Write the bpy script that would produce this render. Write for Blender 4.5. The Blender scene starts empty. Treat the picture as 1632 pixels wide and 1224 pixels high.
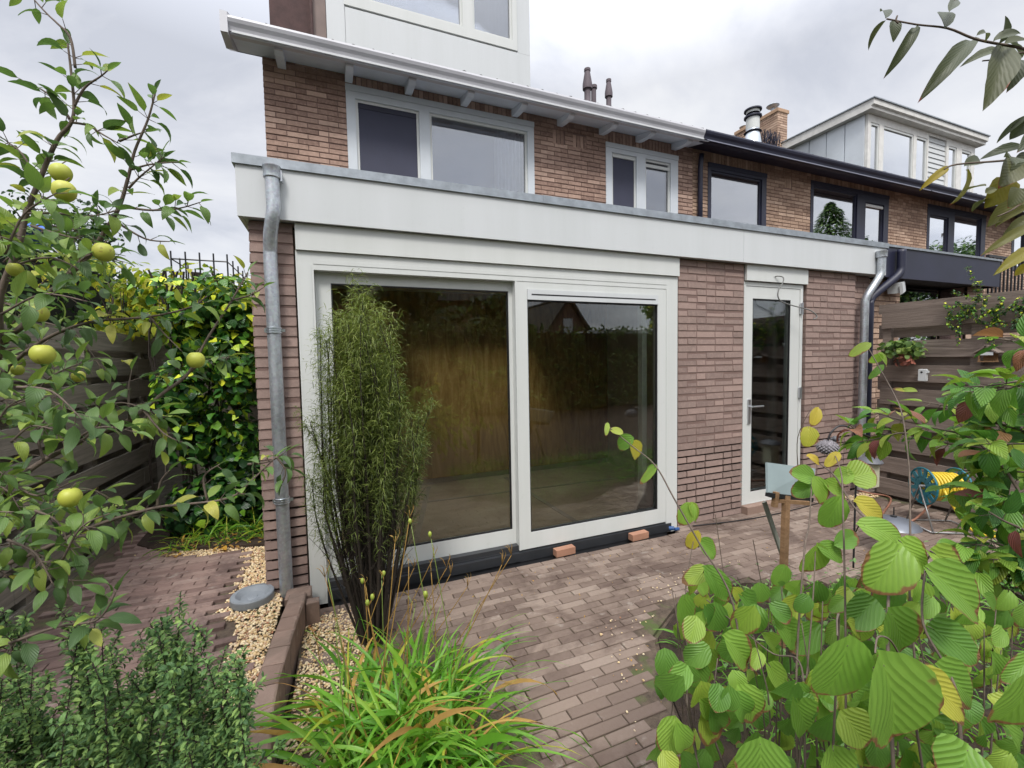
import bpy, bmesh, math, random
from mathutils import Vector, Matrix, noise
random.seed(7)
SC = bpy.context.scene
COL = SC.collection
rad = math.radians
# ------------------------------------------------------------------ camera
F_PX = 692.0
YAW, PITCH, ROLL = rad(22.0), rad(-3.2), rad(-1.05)
EYE = Vector((0, 0, 1.52))
FWD = Vector((math.sin(YAW) * math.cos(PITCH), math.cos(YAW) * math.cos(PITCH), math.sin(PITCH)))
R0 = Vector((math.cos(YAW), -math.sin(YAW), 0)); U0 = R0.cross(FWD)
RGT = math.cos(ROLL) * R0 + math.sin(ROLL) * U0
UPV = -math.sin(ROLL) * R0 + math.cos(ROLL) * U0
cam = bpy.data.cameras.new('camera'); cam_o = bpy.data.objects.new('camera', cam); COL.objects.link(cam_o)
M = Matrix((RGT, UPV, -FWD)).transposed().to_4x4(); M.translation = EYE
cam_o.matrix_world = M
cam.sensor_width = 36; cam.lens = F_PX / 1632 * 36; cam.clip_start = 0.02; cam.clip_end = 500
SC.camera = cam_o
def P(px, py, d):            # a point d metres ahead of the eye, seen at photo pixel (px, py)
    return EYE + d * (FWD + RGT * ((px - 816) / F_PX) - UPV * ((py - 612) / F_PX))
def AY(px, py, y):           # the same on the plane y
    r = FWD + RGT * ((px - 816) / F_PX) - UPV * ((py - 612) / F_PX)
    return EYE + r * (y / r.y)
def GZ(px, py, z=0.0):
    r = FWD + RGT * ((px - 816) / F_PX) - UPV * ((py - 612) / F_PX)
    return EYE + r * ((z - EYE.z) / r.z)
def AX(px, py, x):
    r = FWD + RGT * ((px - 816) / F_PX) - UPV * ((py - 612) / F_PX)
    return EYE + r * (x / r.x)
# ------------------------------------------------------------------ light
SC.view_settings.view_transform = 'Standard'; SC.view_settings.look = 'None'
SC.view_settings.exposure = 0.72; SC.view_settings.gamma = 1.0
SC.view_settings.use_curve_mapping = False
SUN_EL, SUN_AZ = rad(52), rad(205)     # azimuth measured clockwise from +Y
world = bpy.data.worlds.new('World'); SC.world = world; world.use_nodes = True
wn = world.node_tree; wn.nodes.clear()
def wnode(t, **k):
    n = wn.nodes.new(t)
    for a, b in k.items(): setattr(n, a, b)
    return n
sky = wnode('ShaderNodeTexSky', sky_type='NISHITA'); sky.sun_disc = False
sky.sun_elevation = SUN_EL; sky.sun_rotation = SUN_AZ; sky.air_density = 1.0; sky.dust_density = 2.5
tc = wnode('ShaderNodeTexCoord')
sep = wnode('ShaderNodeSeparateXYZ'); wn.links.new(tc.outputs['Generated'], sep.inputs[0])
zadd = wnode('ShaderNodeMath', operation='MAXIMUM'); wn.links.new(sep.outputs[2], zadd.inputs[0]); zadd.inputs[1].default_value = 0.0
zz = wnode('ShaderNodeMath', operation='ADD'); wn.links.new(zadd.outputs[0], zz.inputs[0]); zz.inputs[1].default_value = 0.22
def wdiv(a):
    d = wnode('ShaderNodeMath', operation='DIVIDE'); wn.links.new(a, d.inputs[0]); wn.links.new(zz.outputs[0], d.inputs[1]); return d.outputs[0]
cmb = wnode('ShaderNodeCombineXYZ'); wn.links.new(wdiv(sep.outputs[0]), cmb.inputs[0]); wn.links.new(wdiv(sep.outputs[1]), cmb.inputs[1])
mp = wnode('ShaderNodeMapping'); wn.links.new(cmb.outputs[0], mp.inputs[0]); mp.inputs['Rotation'].default_value = (0, 0, 0.5); mp.inputs['Scale'].default_value = (1, 1.5, 1)
mp.inputs['Location'].default_value = (3.1, 1.7, 0)
nz = wnode('ShaderNodeTexNoise'); wn.links.new(mp.outputs[0], nz.inputs[0]); nz.inputs['Scale'].default_value = 1.15
nz.inputs['Detail'].default_value = 8; nz.inputs['Roughness'].default_value = 0.58; nz.inputs['Distortion'].default_value = 0.35
cr = wnode('ShaderNodeValToRGB'); wn.links.new(nz.outputs[0], cr.inputs[0])
e = cr.color_ramp.elements
e[0].position = 0.36; e[0].color = (4.05, 4.2, 4.65, 1)
e[1].position = 0.62; e[1].color = (5.8, 5.85, 6.0, 1)
m1 = e.new(0.47); m1.color = (4.95, 5.05, 5.4, 1)
# brighter overhead, as under any overcast
zr = wnode('ShaderNodeMapRange'); wn.links.new(sep.outputs[2], zr.inputs[0]); zr.inputs[1].default_value = 0.5; zr.inputs[2].default_value = 1.0
zr.inputs[3].default_value = 1.0; zr.inputs[4].default_value = 3.6
yr = wnode('ShaderNodeMapRange'); wn.links.new(sep.outputs[1], yr.inputs[0]); yr.inputs[1].default_value = 0.1; yr.inputs[2].default_value = -0.8
yr.inputs[3].default_value = 1.0; yr.inputs[4].default_value = 1.3
mm = wnode('ShaderNodeMath', operation='MULTIPLY'); wn.links.new(zr.outputs[0], mm.inputs[0]); wn.links.new(yr.outputs[0], mm.inputs[1])
vs = wnode('ShaderNodeVectorMath', operation='SCALE'); wn.links.new(cr.outputs[0], vs.inputs[0]); wn.links.new(mm.outputs[0], vs.inputs['Scale'])
mx = wnode('ShaderNodeMix', data_type='RGBA'); mx.inputs[0].default_value = 0.9
wn.links.new(sky.outputs[0], mx.inputs[6]); wn.links.new(vs.outputs[0], mx.inputs[7])
bg = wnode('ShaderNodeBackground'); bg.inputs[1].default_value = 0.1
wn.links.new(mx.outputs[2], bg.inputs[0])
wo = wnode('ShaderNodeOutputWorld'); wn.links.new(bg.outputs[0], wo.inputs[0])
sun = bpy.data.lights.new('sun', 'SUN'); sun.energy = 1.5; sun.angle = rad(14); sun.color = (1, 0.96, 0.9)
sun_o = bpy.data.objects.new('sun', sun); COL.objects.link(sun_o); sun_o.location = (0, -5, 20)
sd = Vector((math.sin(SUN_AZ) * math.cos(SUN_EL), math.cos(SUN_AZ) * math.cos(SUN_EL), math.sin(SUN_EL)))
sun_o.rotation_euler = sd.to_track_quat('Z', 'Y').to_euler()

# ------------------------------------------------------------------ materials
def lin(c): 
    return tuple(((v / 255) / 12.92 if v / 255 <= 0.04045 else ((v / 255 + 0.055) / 1.055) ** 2.4) for v in c) + (1,)
class Mat:
    def __init__(s, name):
        s.m = bpy.data.materials.new(name); s.m.use_nodes = True; s.t = s.m.node_tree; s.t.nodes.clear()
        s.out = s.n('ShaderNodeOutputMaterial')
        s.b = s.n('ShaderNodeBsdfPrincipled'); s.l(s.b.outputs[0], s.out.inputs[0])
    def n(s, t, **k):
        n = s.t.nodes.new(t)
        for a, b in k.items(): setattr(n, a, b)
        return n
    def l(s, a, b): s.t.links.new(a, b)
    def coord(s, scale=(1, 1, 1), kind='Object'):
        tc = s.n('ShaderNodeTexCoord'); mp = s.n('ShaderNodeMapping'); mp.inputs['Scale'].default_value = scale
        s.l(tc.outputs[kind], mp.inputs[0]); return mp.outputs[0]
    def noise(s, scale, detail=4, rough=0.55, co=None, dist=0):
        n = s.n('ShaderNodeTexNoise'); n.inputs['Scale'].default_value = scale; n.inputs['Detail'].default_value = detail
        n.inputs['Roughness'].default_value = rough; n.inputs['Distortion'].default_value = dist
        if co is None: co = s.coord()
        s.l(co, n.inputs[0]); return n.outputs[0]
    def ramp(s, x, stops):
        r = s.n('ShaderNodeValToRGB'); s.l(x, r.inputs[0]); e = r.color_ramp.elements
        while len(e) < len(stops): e.new(0.5)
        for k, (p, c) in enumerate(stops): e[k].position = p; e[k].color = c if len(c) == 4 else c + (1,)
        return r.outputs[0]
    def mix(s, f, a, b, mode='MIX'):
        m = s.n('ShaderNodeMix', data_type='RGBA', blend_type=mode)
        for v, i in ((f, 0), (a, 6), (b, 7)):
            if hasattr(v, 'links') or hasattr(v, 'is_output'): s.l(v, m.inputs[i])
            else: m.inputs[i].default_value = v
        return m.outputs[2]
    def math(s, op, a, b=0.0):
        m = s.n('ShaderNodeMath', operation=op)
        for v, i in ((a, 0), (b, 1)):
            if hasattr(v, 'is_output'): s.l(v, m.inputs[i])
            else: m.inputs[i].default_value = v
        return m.outputs[0]
    def attr(s, name='rnd'):
        a = s.n('ShaderNodeAttribute', attribute_name=name); return a.outputs['Fac']
    def bump(s, h, strength=0.3, dist=0.01):
        b = s.n('ShaderNodeBump'); b.inputs['Strength'].default_value = strength; b.inputs['Distance'].default_value = dist
        s.l(h, b.inputs['Height']); s.l(b.outputs[0], s.b.inputs['Normal']); return b
    def base(s, c):
        if hasattr(c, 'is_output'): s.l(c, s.b.inputs['Base Color'])
        else: s.b.inputs['Base Color'].default_value = c
        return s
    def set(s, rough=0.6, metal=0, spec=None):
        s.b.inputs['Roughness'].default_value = rough; s.b.inputs['Metallic'].default_value = metal
        if spec is not None: s.b.inputs['Specular IOR Level'].default_value = spec
        return s
def simple(name, c, rough=0.5, metal=0, var=0.12, scale=6, bump=0.0, bscale=60, spec=None):
    m = Mat(name); n = m.noise(scale, 5, 0.6)
    a = tuple(v * (1 - var) for v in c[:3]) + (1,); b = tuple(min(1, v * (1 + var)) for v in c[:3]) + (1,)
    m.base(m.ramp(n, [(0.3, a), (0.7, b)])).set(rough, metal, spec)
    if bump: m.bump(m.noise(bscale, 4), bump, 0.004)
    return m.m
def brick_mat(name, cols, dirt=(0.05, 0.04, 0.035, 1), dirt_amt=0.5, rough=0.9, fine=90, bstr=0.5):
    m = Mat(name); r = m.attr('rnd')
    k = len(cols) - 1
    c = m.ramp(r, [(i / k, col) for i, col in enumerate(cols)])
    sp = m.noise(28, 6, 0.7)
    c = m.mix(m.math('MULTIPLY', m.ramp(sp, [(0.45, (0, 0, 0, 1)), (0.75, (1, 1, 1, 1))]), 0.4), c, tuple(min(1, v * 1.35) for v in cols[-1][:3]) + (1,))
    st = m.noise(1.6, 6, 0.65, dist=0.4)
    c = m.mix(m.math('MULTIPLY', m.ramp(st, [(0.5, (0, 0, 0, 1)), (0.72, (1, 1, 1, 1))]), dirt_amt), c, dirt)
    m.base(c).set(rough); m.bump(m.noise(fine, 6, 0.7), bstr, 0.004)
    return m.m
MT = {}
MT['brick_ext'] = brick_mat('mauve brick', [lin((126, 107, 100)), lin((136, 117, 109)), lin((143, 122, 114)), lin((153, 131, 122))], dirt=lin((104, 86, 80)), dirt_amt=0.35)
MT['brick_main'] = brick_mat('old brown brick', [lin((126, 101, 90)), lin((144, 118, 105)), lin((157, 130, 116)), lin((186, 158, 142))], dirt=lin((106, 86, 76)), dirt_amt=0.5)
MT['brick_next'] = brick_mat('tan brown brick', [lin((130, 106, 90)), lin((150, 124, 106)), lin((164, 138, 118)), lin((188, 162, 142))], dirt=lin((112, 92, 80)), dirt_amt=0.45)
MT['mortar'] = simple('grey pink mortar', lin((122, 100, 93)), 0.95, bump=0.5, bscale=120)
MT['mortar_dark'] = simple('dark raked joint', lin((40, 30, 28)), 0.95, bump=0.5, bscale=120)
def board(name, c, rough):
    m = Mat(name); a = m.noise(2.0, 4); st = m.noise(3.5, 6, 0.65, m.coord((1.6, 1.6, 0.12)))
    f = m.ramp(st, [(0.35, (0, 0, 0, 1)), (0.75, (1, 1, 1, 1))])
    k = m.mix(m.math('MULTIPLY', f, 0.28), c, tuple(v * w for v, w in zip(c[:3], (0.74, 0.76, 0.72))) + (1,))
    k = m.mix(m.math('MULTIPLY', m.ramp(m.noise(30, 6, .7), [(.6, (0, 0, 0, 1)), (.75, (1, 1, 1, 1))]), 0.12), k, (0.25, 0.25, 0.2, 1))
    m.base(k).set(rough); m.bump(m.noise(1.2, 3), 0.1, 0.02); return m.m
MT['white'] = board('white painted board', (0.58, 0.60, 0.61, 1), 0.4)
MT['cream'] = board('cream white plastic frame', (0.62, 0.635, 0.62, 1), 0.3)
MT['trim'] = simple('bluish white trim', (0.58, 0.62, 0.66, 1), 0.45, var=0.05, scale=3)
MT['soffit'] = simple('pale blue grey soffit paint', (0.66, 0.72, 0.80, 1), 0.6, var=0.08, scale=3)
MT['gutterw'] = simple('white plastic gutter', (0.54, 0.54, 0.57, 1), 0.4, var=0.06, scale=3)
MT['navy'] = simple('navy black painted board', lin((34, 36, 56)), 0.45, var=0.2, scale=3)
MT['lead'] = simple('lead and zinc capping', (0.30, 0.33, 0.36, 1), 0.45, 0.5, var=0.22, scale=14, bump=0.1, bscale=40)
def zinc():
    m = Mat('galvanised zinc'); v = m.n('ShaderNodeTexVoronoi'); v.inputs['Scale'].default_value = 75; m.l(m.coord(), v.inputs[0])
    sp = m.noise(9, 6, 0.7, m.coord((1, 1, 0.35)))
    c = m.mix(0.35, m.ramp(sp, [(0.3, (0.34, 0.38, 0.41, 1)), (0.55, (0.52, 0.56, 0.6, 1)), (0.75, (0.70, 0.74, 0.78, 1))]), v.outputs['Color'], 'SOFT_LIGHT')
    bw = m.n('ShaderNodeRGBToBW'); m.l(c, bw.inputs[0])
    c2 = m.mix(0.8, c, m.mix(1.0, bw.outputs[0], (0.93, 0.98, 1.04, 1), 'MULTIPLY'))
    m.base(c2).set(0.42, 0.75); m.bump(m.noise(6, 3), 0.2, 0.01); return m.m
MT['zinc'] = zinc()
MT['zincband'] = simple('bright zinc clamp', (0.62, 0.66, 0.7, 1), 0.28, 0.9, var=0.1)
MT['steel'] = simple('brushed steel', (0.55, 0.56, 0.58, 1), 0.3, 0.9, var=0.05)
MT['tile'] = simple('dark mossy roof tile', lin((48, 50, 46)), 0.85, var=0.35, scale=9, bump=0.4, bscale=30)
MT['black'] = simple('matte black', (0.012, 0.012, 0.014, 1), 0.5)
MT['blackrail'] = simple('black iron', (0.015, 0.015, 0.018, 1), 0.4)
MT['rubber'] = simple('dark plastic sill', (0.03, 0.032, 0.036, 1), 0.35, var=0.2)
MT['dark'] = simple('bare interior wall', (0.4, 0.33, 0.26, 1), 0.9)
MT['brownclad'] = simple('dark brown cladding', lin((74, 52, 50)), 0.8, var=0.25, scale=10, bump=0.3)
MT['ceil'] = simple('interior plaster', (0.65, 0.6, 0.54, 1), 0.9)
MT['frost'] = simple('grey insect screen', lin((58, 60, 78)), 0.7, var=0.06)
MT['curtain'] = simple('pale net curtain', (0.55, 0.6, 0.7, 1), 0.8, var=0.06)
MT['sky_backing'] = simple('blue grey sky reflection backing', (0.30, 0.36, 0.52, 1), 0.8, var=0.04)  # blue grey tone stands in for sky reflected in the upstairs panes
MT['deck'] = simple('felt roof', lin((60, 60, 62)), 0.9)
def glass(name, mult=1.6, tint=(0.88, 0.9, 0.86, 1), base=0.02):
    m = Mat(name); m.t.nodes.remove(m.b)
    tr = m.n('ShaderNodeBsdfTransparent'); tr.inputs[0].default_value = tint
    gl = m.n('ShaderNodeBsdfGlossy'); gl.inputs['Roughness'].default_value = 0.012; gl.inputs['Color'].default_value = (0.95, 0.97, 1, 1)
    fr = m.n('ShaderNodeFresnel'); fr.inputs[0].default_value = 1.5
    wv = m.noise(1.3, 2); bp = m.n('ShaderNodeBump'); bp.inputs['Strength'].default_value = 0.06; bp.inputs['Distance'].default_value = 0.02
    m.l(wv, bp.inputs['Height']); m.l(bp.outputs[0], gl.inputs['Normal'])
    f = m.math('MINIMUM', m.math('ADD', m.math('MULTIPLY', fr.outputs[0], mult), base), 0.95)
    mx = m.n('ShaderNodeMixShader'); m.l(f, mx.inputs[0]); m.l(tr.outputs[0], mx.inputs[1]); m.l(gl.outputs[0], mx.inputs[2])
    m.l(mx.outputs[0], m.out.inputs[0]); return m.m
MT['glass'] = glass('sliding door glass', 1.1)
MT['glass_up'] = glass('upstairs window glass', 3.0, (0.8, 0.82, 0.85, 1), 0.06)
MT['glass_dark'] = glass('dark window glass', 3.0, (0.6, 0.62, 0.68, 1), 0.04)
MT['glass_next'] = glass('reflective window glass', 6.0, (0.6, 0.62, 0.66, 1), 0.05)
def plywood():
    m = Mat('plywood'); co = m.coord((1.2, 1, 0.22))
    n = m.noise(7, 6, 0.6, co, 2.2)
    c = m.ramp(n, [(0.3, lin((126, 94, 48))), (0.5, lin((156, 122, 70))), (0.7, lin((178, 146, 94)))])
    m.base(c).set(0.6); return m.m
MT['plywood'] = plywood()
def screed():
    m = Mat('dusty screed'); n = m.noise(1.4, 7, 0.65, dist=0.5)
    c = m.ramp(n, [(0.3, lin((160, 138, 112))), (0.55, lin((192, 172, 146))), (0.75, lin((210, 194, 170)))])
    m.base(c).set(0.85); m.bump(m.noise(60, 5), 0.2, 0.004); return m.m
MT['screed'] = screed()
def paver(name, cols, stain):
    m = Mat(name); r = m.attr('rnd')
    c = m.ramp(r, [(i / (len(cols) - 1), col) for i, col in enumerate(cols)])
    fine = m.noise(60, 6, 0.75); c = m.mix(m.math('MULTIPLY', fine, 0.55), c, cols[-1], 'OVERLAY')
    s1 = m.noise(2.3, 8, 0.7, dist=0.6)
    c = m.mix(m.math('MULTIPLY', m.ramp(s1, [(0.47, (0, 0, 0, 1)), (0.62, (1, 1, 1, 1))]), 0.85), c, stain)
    s2 = m.noise(9, 6, 0.6)
    c = m.mix(m.math('MULTIPLY', m.ramp(s2, [(0.62, (0, 0, 0, 1)), (0.7, (1, 1, 1, 1))]), 0.35), c, lin((176, 168, 158)))
    m.base(c).set(0.85); m.bump(m.noise(130, 6, 0.7), 0.45, 0.003)
    return m.m
MT['paver'] = paver('greyish clay paver', [lin((112, 97, 88)), lin((126, 111, 101)), lin((138, 123, 112)), lin((148, 134, 123))], lin((84, 68, 60)))
MT['paver_t'] = paver('purple brown clay paver', [lin((118, 98, 92)), lin((132, 111, 104)), lin((142, 122, 114)), lin((150, 132, 124))], lin((82, 66, 62)))
MT['edge'] = paver('mauve edging block', [lin((134, 114, 103)), lin((146, 126, 114)), lin((156, 136, 124))], lin((108, 92, 82)))
def jointmat():
    m = Mat('joint sand and moss'); n = m.noise(30, 6, .7)
    c = m.ramp(n, [(0.3, lin((62, 52, 44))), (0.7, lin((104, 90, 76)))])
    c = m.mix(m.ramp(m.noise(3.5, 6, .7), [(0.52, (0, 0, 0, 1)), (0.62, (1, 1, 1, 1))]), c, lin((76, 88, 46)))
    m.base(c).set(0.95); m.bump(m.noise(200, 4), 0.6, 0.004); return m.m
MT['joint'] = jointmat()
def soil():
    m = Mat('dark garden soil'); n = m.noise(14, 8, 0.7)
    m.base(m.ramp(n, [(0.3, lin((38, 30, 24))), (0.55, lin((62, 48, 38))), (0.8, lin((88, 70, 54)))])).set(0.95); m.bump(m.noise(45, 8, 0.75), 1.0, 0.02); return m.m
MT['soil'] = soil()
def stonemat():
    m = Mat('cream gravel'); r = m.attr('rnd')
    m.base(m.ramp(r, [(0, lin((190, 158, 112))), (0.3, lin((222, 196, 150))), (0.6, lin((236, 220, 184))), (0.85, lin((200, 176, 150))), (1, lin((176, 120, 84)))])).set(0.75)
    m.bump(m.noise(150, 4), 0.3, 0.003); return m.m
MT['gravel'] = stonemat()
def fencewood(name, cols):
    m = Mat(name); co = m.coord((6, 0.8, 14)); n = m.noise(3, 8, 0.7, co, 0.6); r = m.attr('rnd')
    c = m.ramp(n, [(0.25, cols[0]), (0.5, cols[1]), (0.78, cols[2])])
    c = m.mix(m.math('MULTIPLY', r, 0.5), c, cols[1])
    st = m.noise(2.2, 6, 0.6); c = m.mix(m.math('MULTIPLY', m.ramp(st, [(0.5, (0, 0, 0, 1)), (0.75, (1, 1, 1, 1))]), 0.4), c, cols[3])
    m.base(c).set(0.9); m.bump(m.noise(5, 8, 0.7, m.coord((8, 1.0, 30))), 0.7, 0.006); return m.m
MT['fence_l'] = fencewood('weathered grey fence board', [lin((88, 84, 76)), lin((132, 126, 116)), lin((166, 160, 148)), lin((110, 110, 94))])
MT['fence_r'] = fencewood('dark brown fence board', [lin((72, 64, 58)), lin((120, 107, 98)), lin((162, 148, 138)), lin((90, 82, 74))])
MT['wood'] = fencewood('stained stake', [lin((92, 66, 42)), lin((128, 98, 68)), lin((152, 122, 90)), lin((100, 80, 56))])
def leaf_mat(name, cols, vein=8, edge=None, transl=0.35, rough=0.42, veincol=1.25, bump=0.35, edge_amt=0.6, slope=0.55):
    """cols: ramp over the per-leaf random value; uv.x = -1..1 across mapped to 0..1, uv.y along"""
    m = Mat(name); r = m.attr('rnd')
    k = len(cols) - 1
    c = m.ramp(r, [(i / k, col) for i, col in enumerate(cols)])
    tcn = m.n('ShaderNodeTexCoord'); sp = m.n('ShaderNodeSeparateXYZ'); m.l(tcn.outputs['UV'], sp.inputs[0])
    u = m.math('ABSOLUTE', m.math('SUBTRACT', m.math('MULTIPLY', sp.outputs[0], 2.0), 1.0)); v = sp.outputs[1]
    ph = m.math('MULTIPLY', m.math('SUBTRACT', v, m.math('MULTIPLY', m.math('POWER', u, 0.9), slope)), vein * 6.2832)
    ph = m.math('ADD', ph, m.math('MULTIPLY', m.noise(35, 2), 3.0))
    w = m.math('ABSOLUTE', m.math('COSINE', m.math('MULTIPLY', ph, 0.5)))
    vein_l = m.math('POWER', w, 6.0)
    mid = m.math('LESS_THAN', u, 0.035)
    vl = m.math('MAXIMUM', m.math('MULTIPLY', vein_l, 0.45), m.math('MULTIPLY', mid, 0.7))
    light = m.mix(1.0, c, (veincol, veincol * 1.0, veincol * 0.95, 1), 'MULTIPLY')
    c = m.mix(vl, c, light)
    nn = m.ramp(m.noise(26, 5, 0.65), [(0.35, (0, 0, 0, 1)), (0.65, (1, 1, 1, 1))])
    c = m.mix(m.math('MULTIPLY', nn, 0.38), c, m.mix(1.0, c, (0.66, 0.78, 0.72, 1), 'MULTIPLY'))
    if edge:
        n2 = m.noise(70, 4, 0.6); n3 = m.noise(16, 2)
        # brown scorch near the rim and the tip
        rim = m.math('MULTIPLY', m.math('MAXIMUM', m.math('POWER', m.attr('rim'), 3.0), m.math('POWER', v, 6.0)), m.math('ADD', m.math('MULTIPLY', v, 0.9), 0.15))
        ex = m.math('ADD', rim, m.math('MULTIPLY', m.math('SUBTRACT', n3, 0.5), 1.6))
        ex = m.math('ADD', ex, m.math('MULTIPLY', m.math('SUBTRACT', n2, 0.5), 0.5))
        ex = m.math('ADD', ex, m.math('MULTIPLY', m.math('SUBTRACT', r, 0.5), 0.25))
        mk = m.ramp(ex, [(edge_amt, (0, 0, 0, 1)), (edge_amt + 0.12, (1, 1, 1, 1))])
        c = m.mix(mk, c, m.mix(n2, edge[0], edge[1]))
    m.base(c).set(rough, spec=0.4)
    hb = m.math('MULTIPLY', w, -1.0)
    m.bump(hb, bump, 0.004)
    tl = m.n('ShaderNodeBsdfTranslucent'); tcn2 = m.mix(1.0, c, (1.15, 1.22, 0.85, 1), 'MULTIPLY'); m.l(tcn2, tl.inputs[0])
    mx = m.n('ShaderNodeMixShader'); mx.inputs[0].default_value = transl
    m.l(m.b.outputs[0], mx.inputs[1]); m.l(tl.outputs[0], mx.inputs[2]); m.l(mx.outputs[0], m.out.inputs[0])
    return m.m
MT['leaf_apple'] = leaf_mat('apple leaf', [lin((76, 102, 62)), lin((96, 124, 68)), lin((114, 142, 72)), lin((142, 162, 76)), lin((178, 174, 82))], 7, (lin((120, 84, 52)), lin((150, 120, 70))), 0.35, 0.42, 1.2, 0.3, 0.95, 0.55)
MT['leaf_big'] = leaf_mat('pleated round leaf', [lin((88, 128, 58)), lin((115, 155, 67)), lin((140, 172, 75)), lin((173, 180, 75)), lin((222, 186, 81))], 6, (lin((98, 66, 48)), lin((160, 120, 86))), 0.4, 0.42, 1.2, 0.32, 0.50, 0.8)
MT['leaf_mid'] = leaf_mat('dogwood leaf', [lin((67, 110, 50)), lin((92, 138, 61)), lin((120, 161, 66)), lin((155, 172, 68)), lin((160, 112, 84)), lin((124, 66, 66))], 5, (lin((120, 60, 50)), lin((158, 90, 60))), 0.35, 0.4, 1.2, 0.5, 0.95, 0.8)
MT['leaf_cherry'] = leaf_mat('scorched branch leaf', [lin((69, 77, 62)), lin((84, 90, 66)), lin((100, 101, 66)), lin((134, 128, 52)), lin((157, 138, 48))], 8, (lin((120, 60, 50)), lin((150, 80, 60))), 0.3, 0.45, 1.08, 0.15, 0.85)
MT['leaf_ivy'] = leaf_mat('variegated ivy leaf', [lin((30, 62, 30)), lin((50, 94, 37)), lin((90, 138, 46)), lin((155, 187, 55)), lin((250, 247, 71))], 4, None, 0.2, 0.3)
MT['leaf_gold'] = leaf_mat('yellow green climber leaf', [lin((84, 116, 44)), lin((128, 148, 50)), lin((176, 176, 60)), lin((206, 196, 74))], 4, None, 0.4, 0.5)
MT['leaf_hedge'] = leaf_mat('hedge leaf', [lin((33, 60, 28)), lin((57, 87, 39)), lin((81, 115, 49)), lin((119, 145, 65))], 3, None, 0.2, 0.5)
MT['leaf_small'] = leaf_mat('small shrub leaf', [lin((62, 95, 55)), lin((89, 121, 71)), lin((115, 148, 85)), lin((149, 176, 98))], 3, None, 0.25, 0.5)
MT['needle'] = leaf_mat('narrow shrub leaf', [lin((74, 88, 44)), lin((104, 118, 58)), lin((138, 148, 76)), lin((168, 172, 100))], 1, None, 0.35, 0.45, 1.0, 0.0)
MT['grass'] = leaf_mat('daylily blade', [lin((67, 117, 36)), lin((94, 149, 44)), lin((119, 170, 58)), lin((154, 185, 69)), lin((183, 179, 65))], 1, None, 0.4, 0.4, 1.1, 0.0)
MT['grass_dry'] = leaf_mat('dried blade', [lin((150, 110, 58)), lin((184, 148, 84)), lin((200, 150, 60))], 1, None, 0.3, 0.7, 1.0, 0.0)
MT['bark'] = simple('greyish twig bark', lin((96, 84, 74)), 0.85, var=0.3, scale=40, bump=0.4)
MT['bark_dark'] = simple('dark stem', lin((48, 40, 34)), 0.85, var=0.3, scale=40)
MT['stem_green'] = simple('green stem', lin((112, 128, 62)), 0.6, var=0.2, scale=20)
def applemat():
    m = Mat('yellow green apple'); n = m.noise(5, 4, 0.6)
    c = m.ramp(n, [(0.3, lin((140, 156, 56))), (0.55, lin((176, 180, 70))), (0.8, lin((196, 182, 92)))])
    c = m.mix(m.math('MULTIPLY', m.ramp(m.noise(60, 2), [(0.68, (0, 0, 0, 1)), (0.72, (1, 1, 1, 1))]), 0.5), c, lin((120, 96, 50)))
    m.base(c).set(0.5); return m.m
MT['apple'] = applemat()

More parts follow.
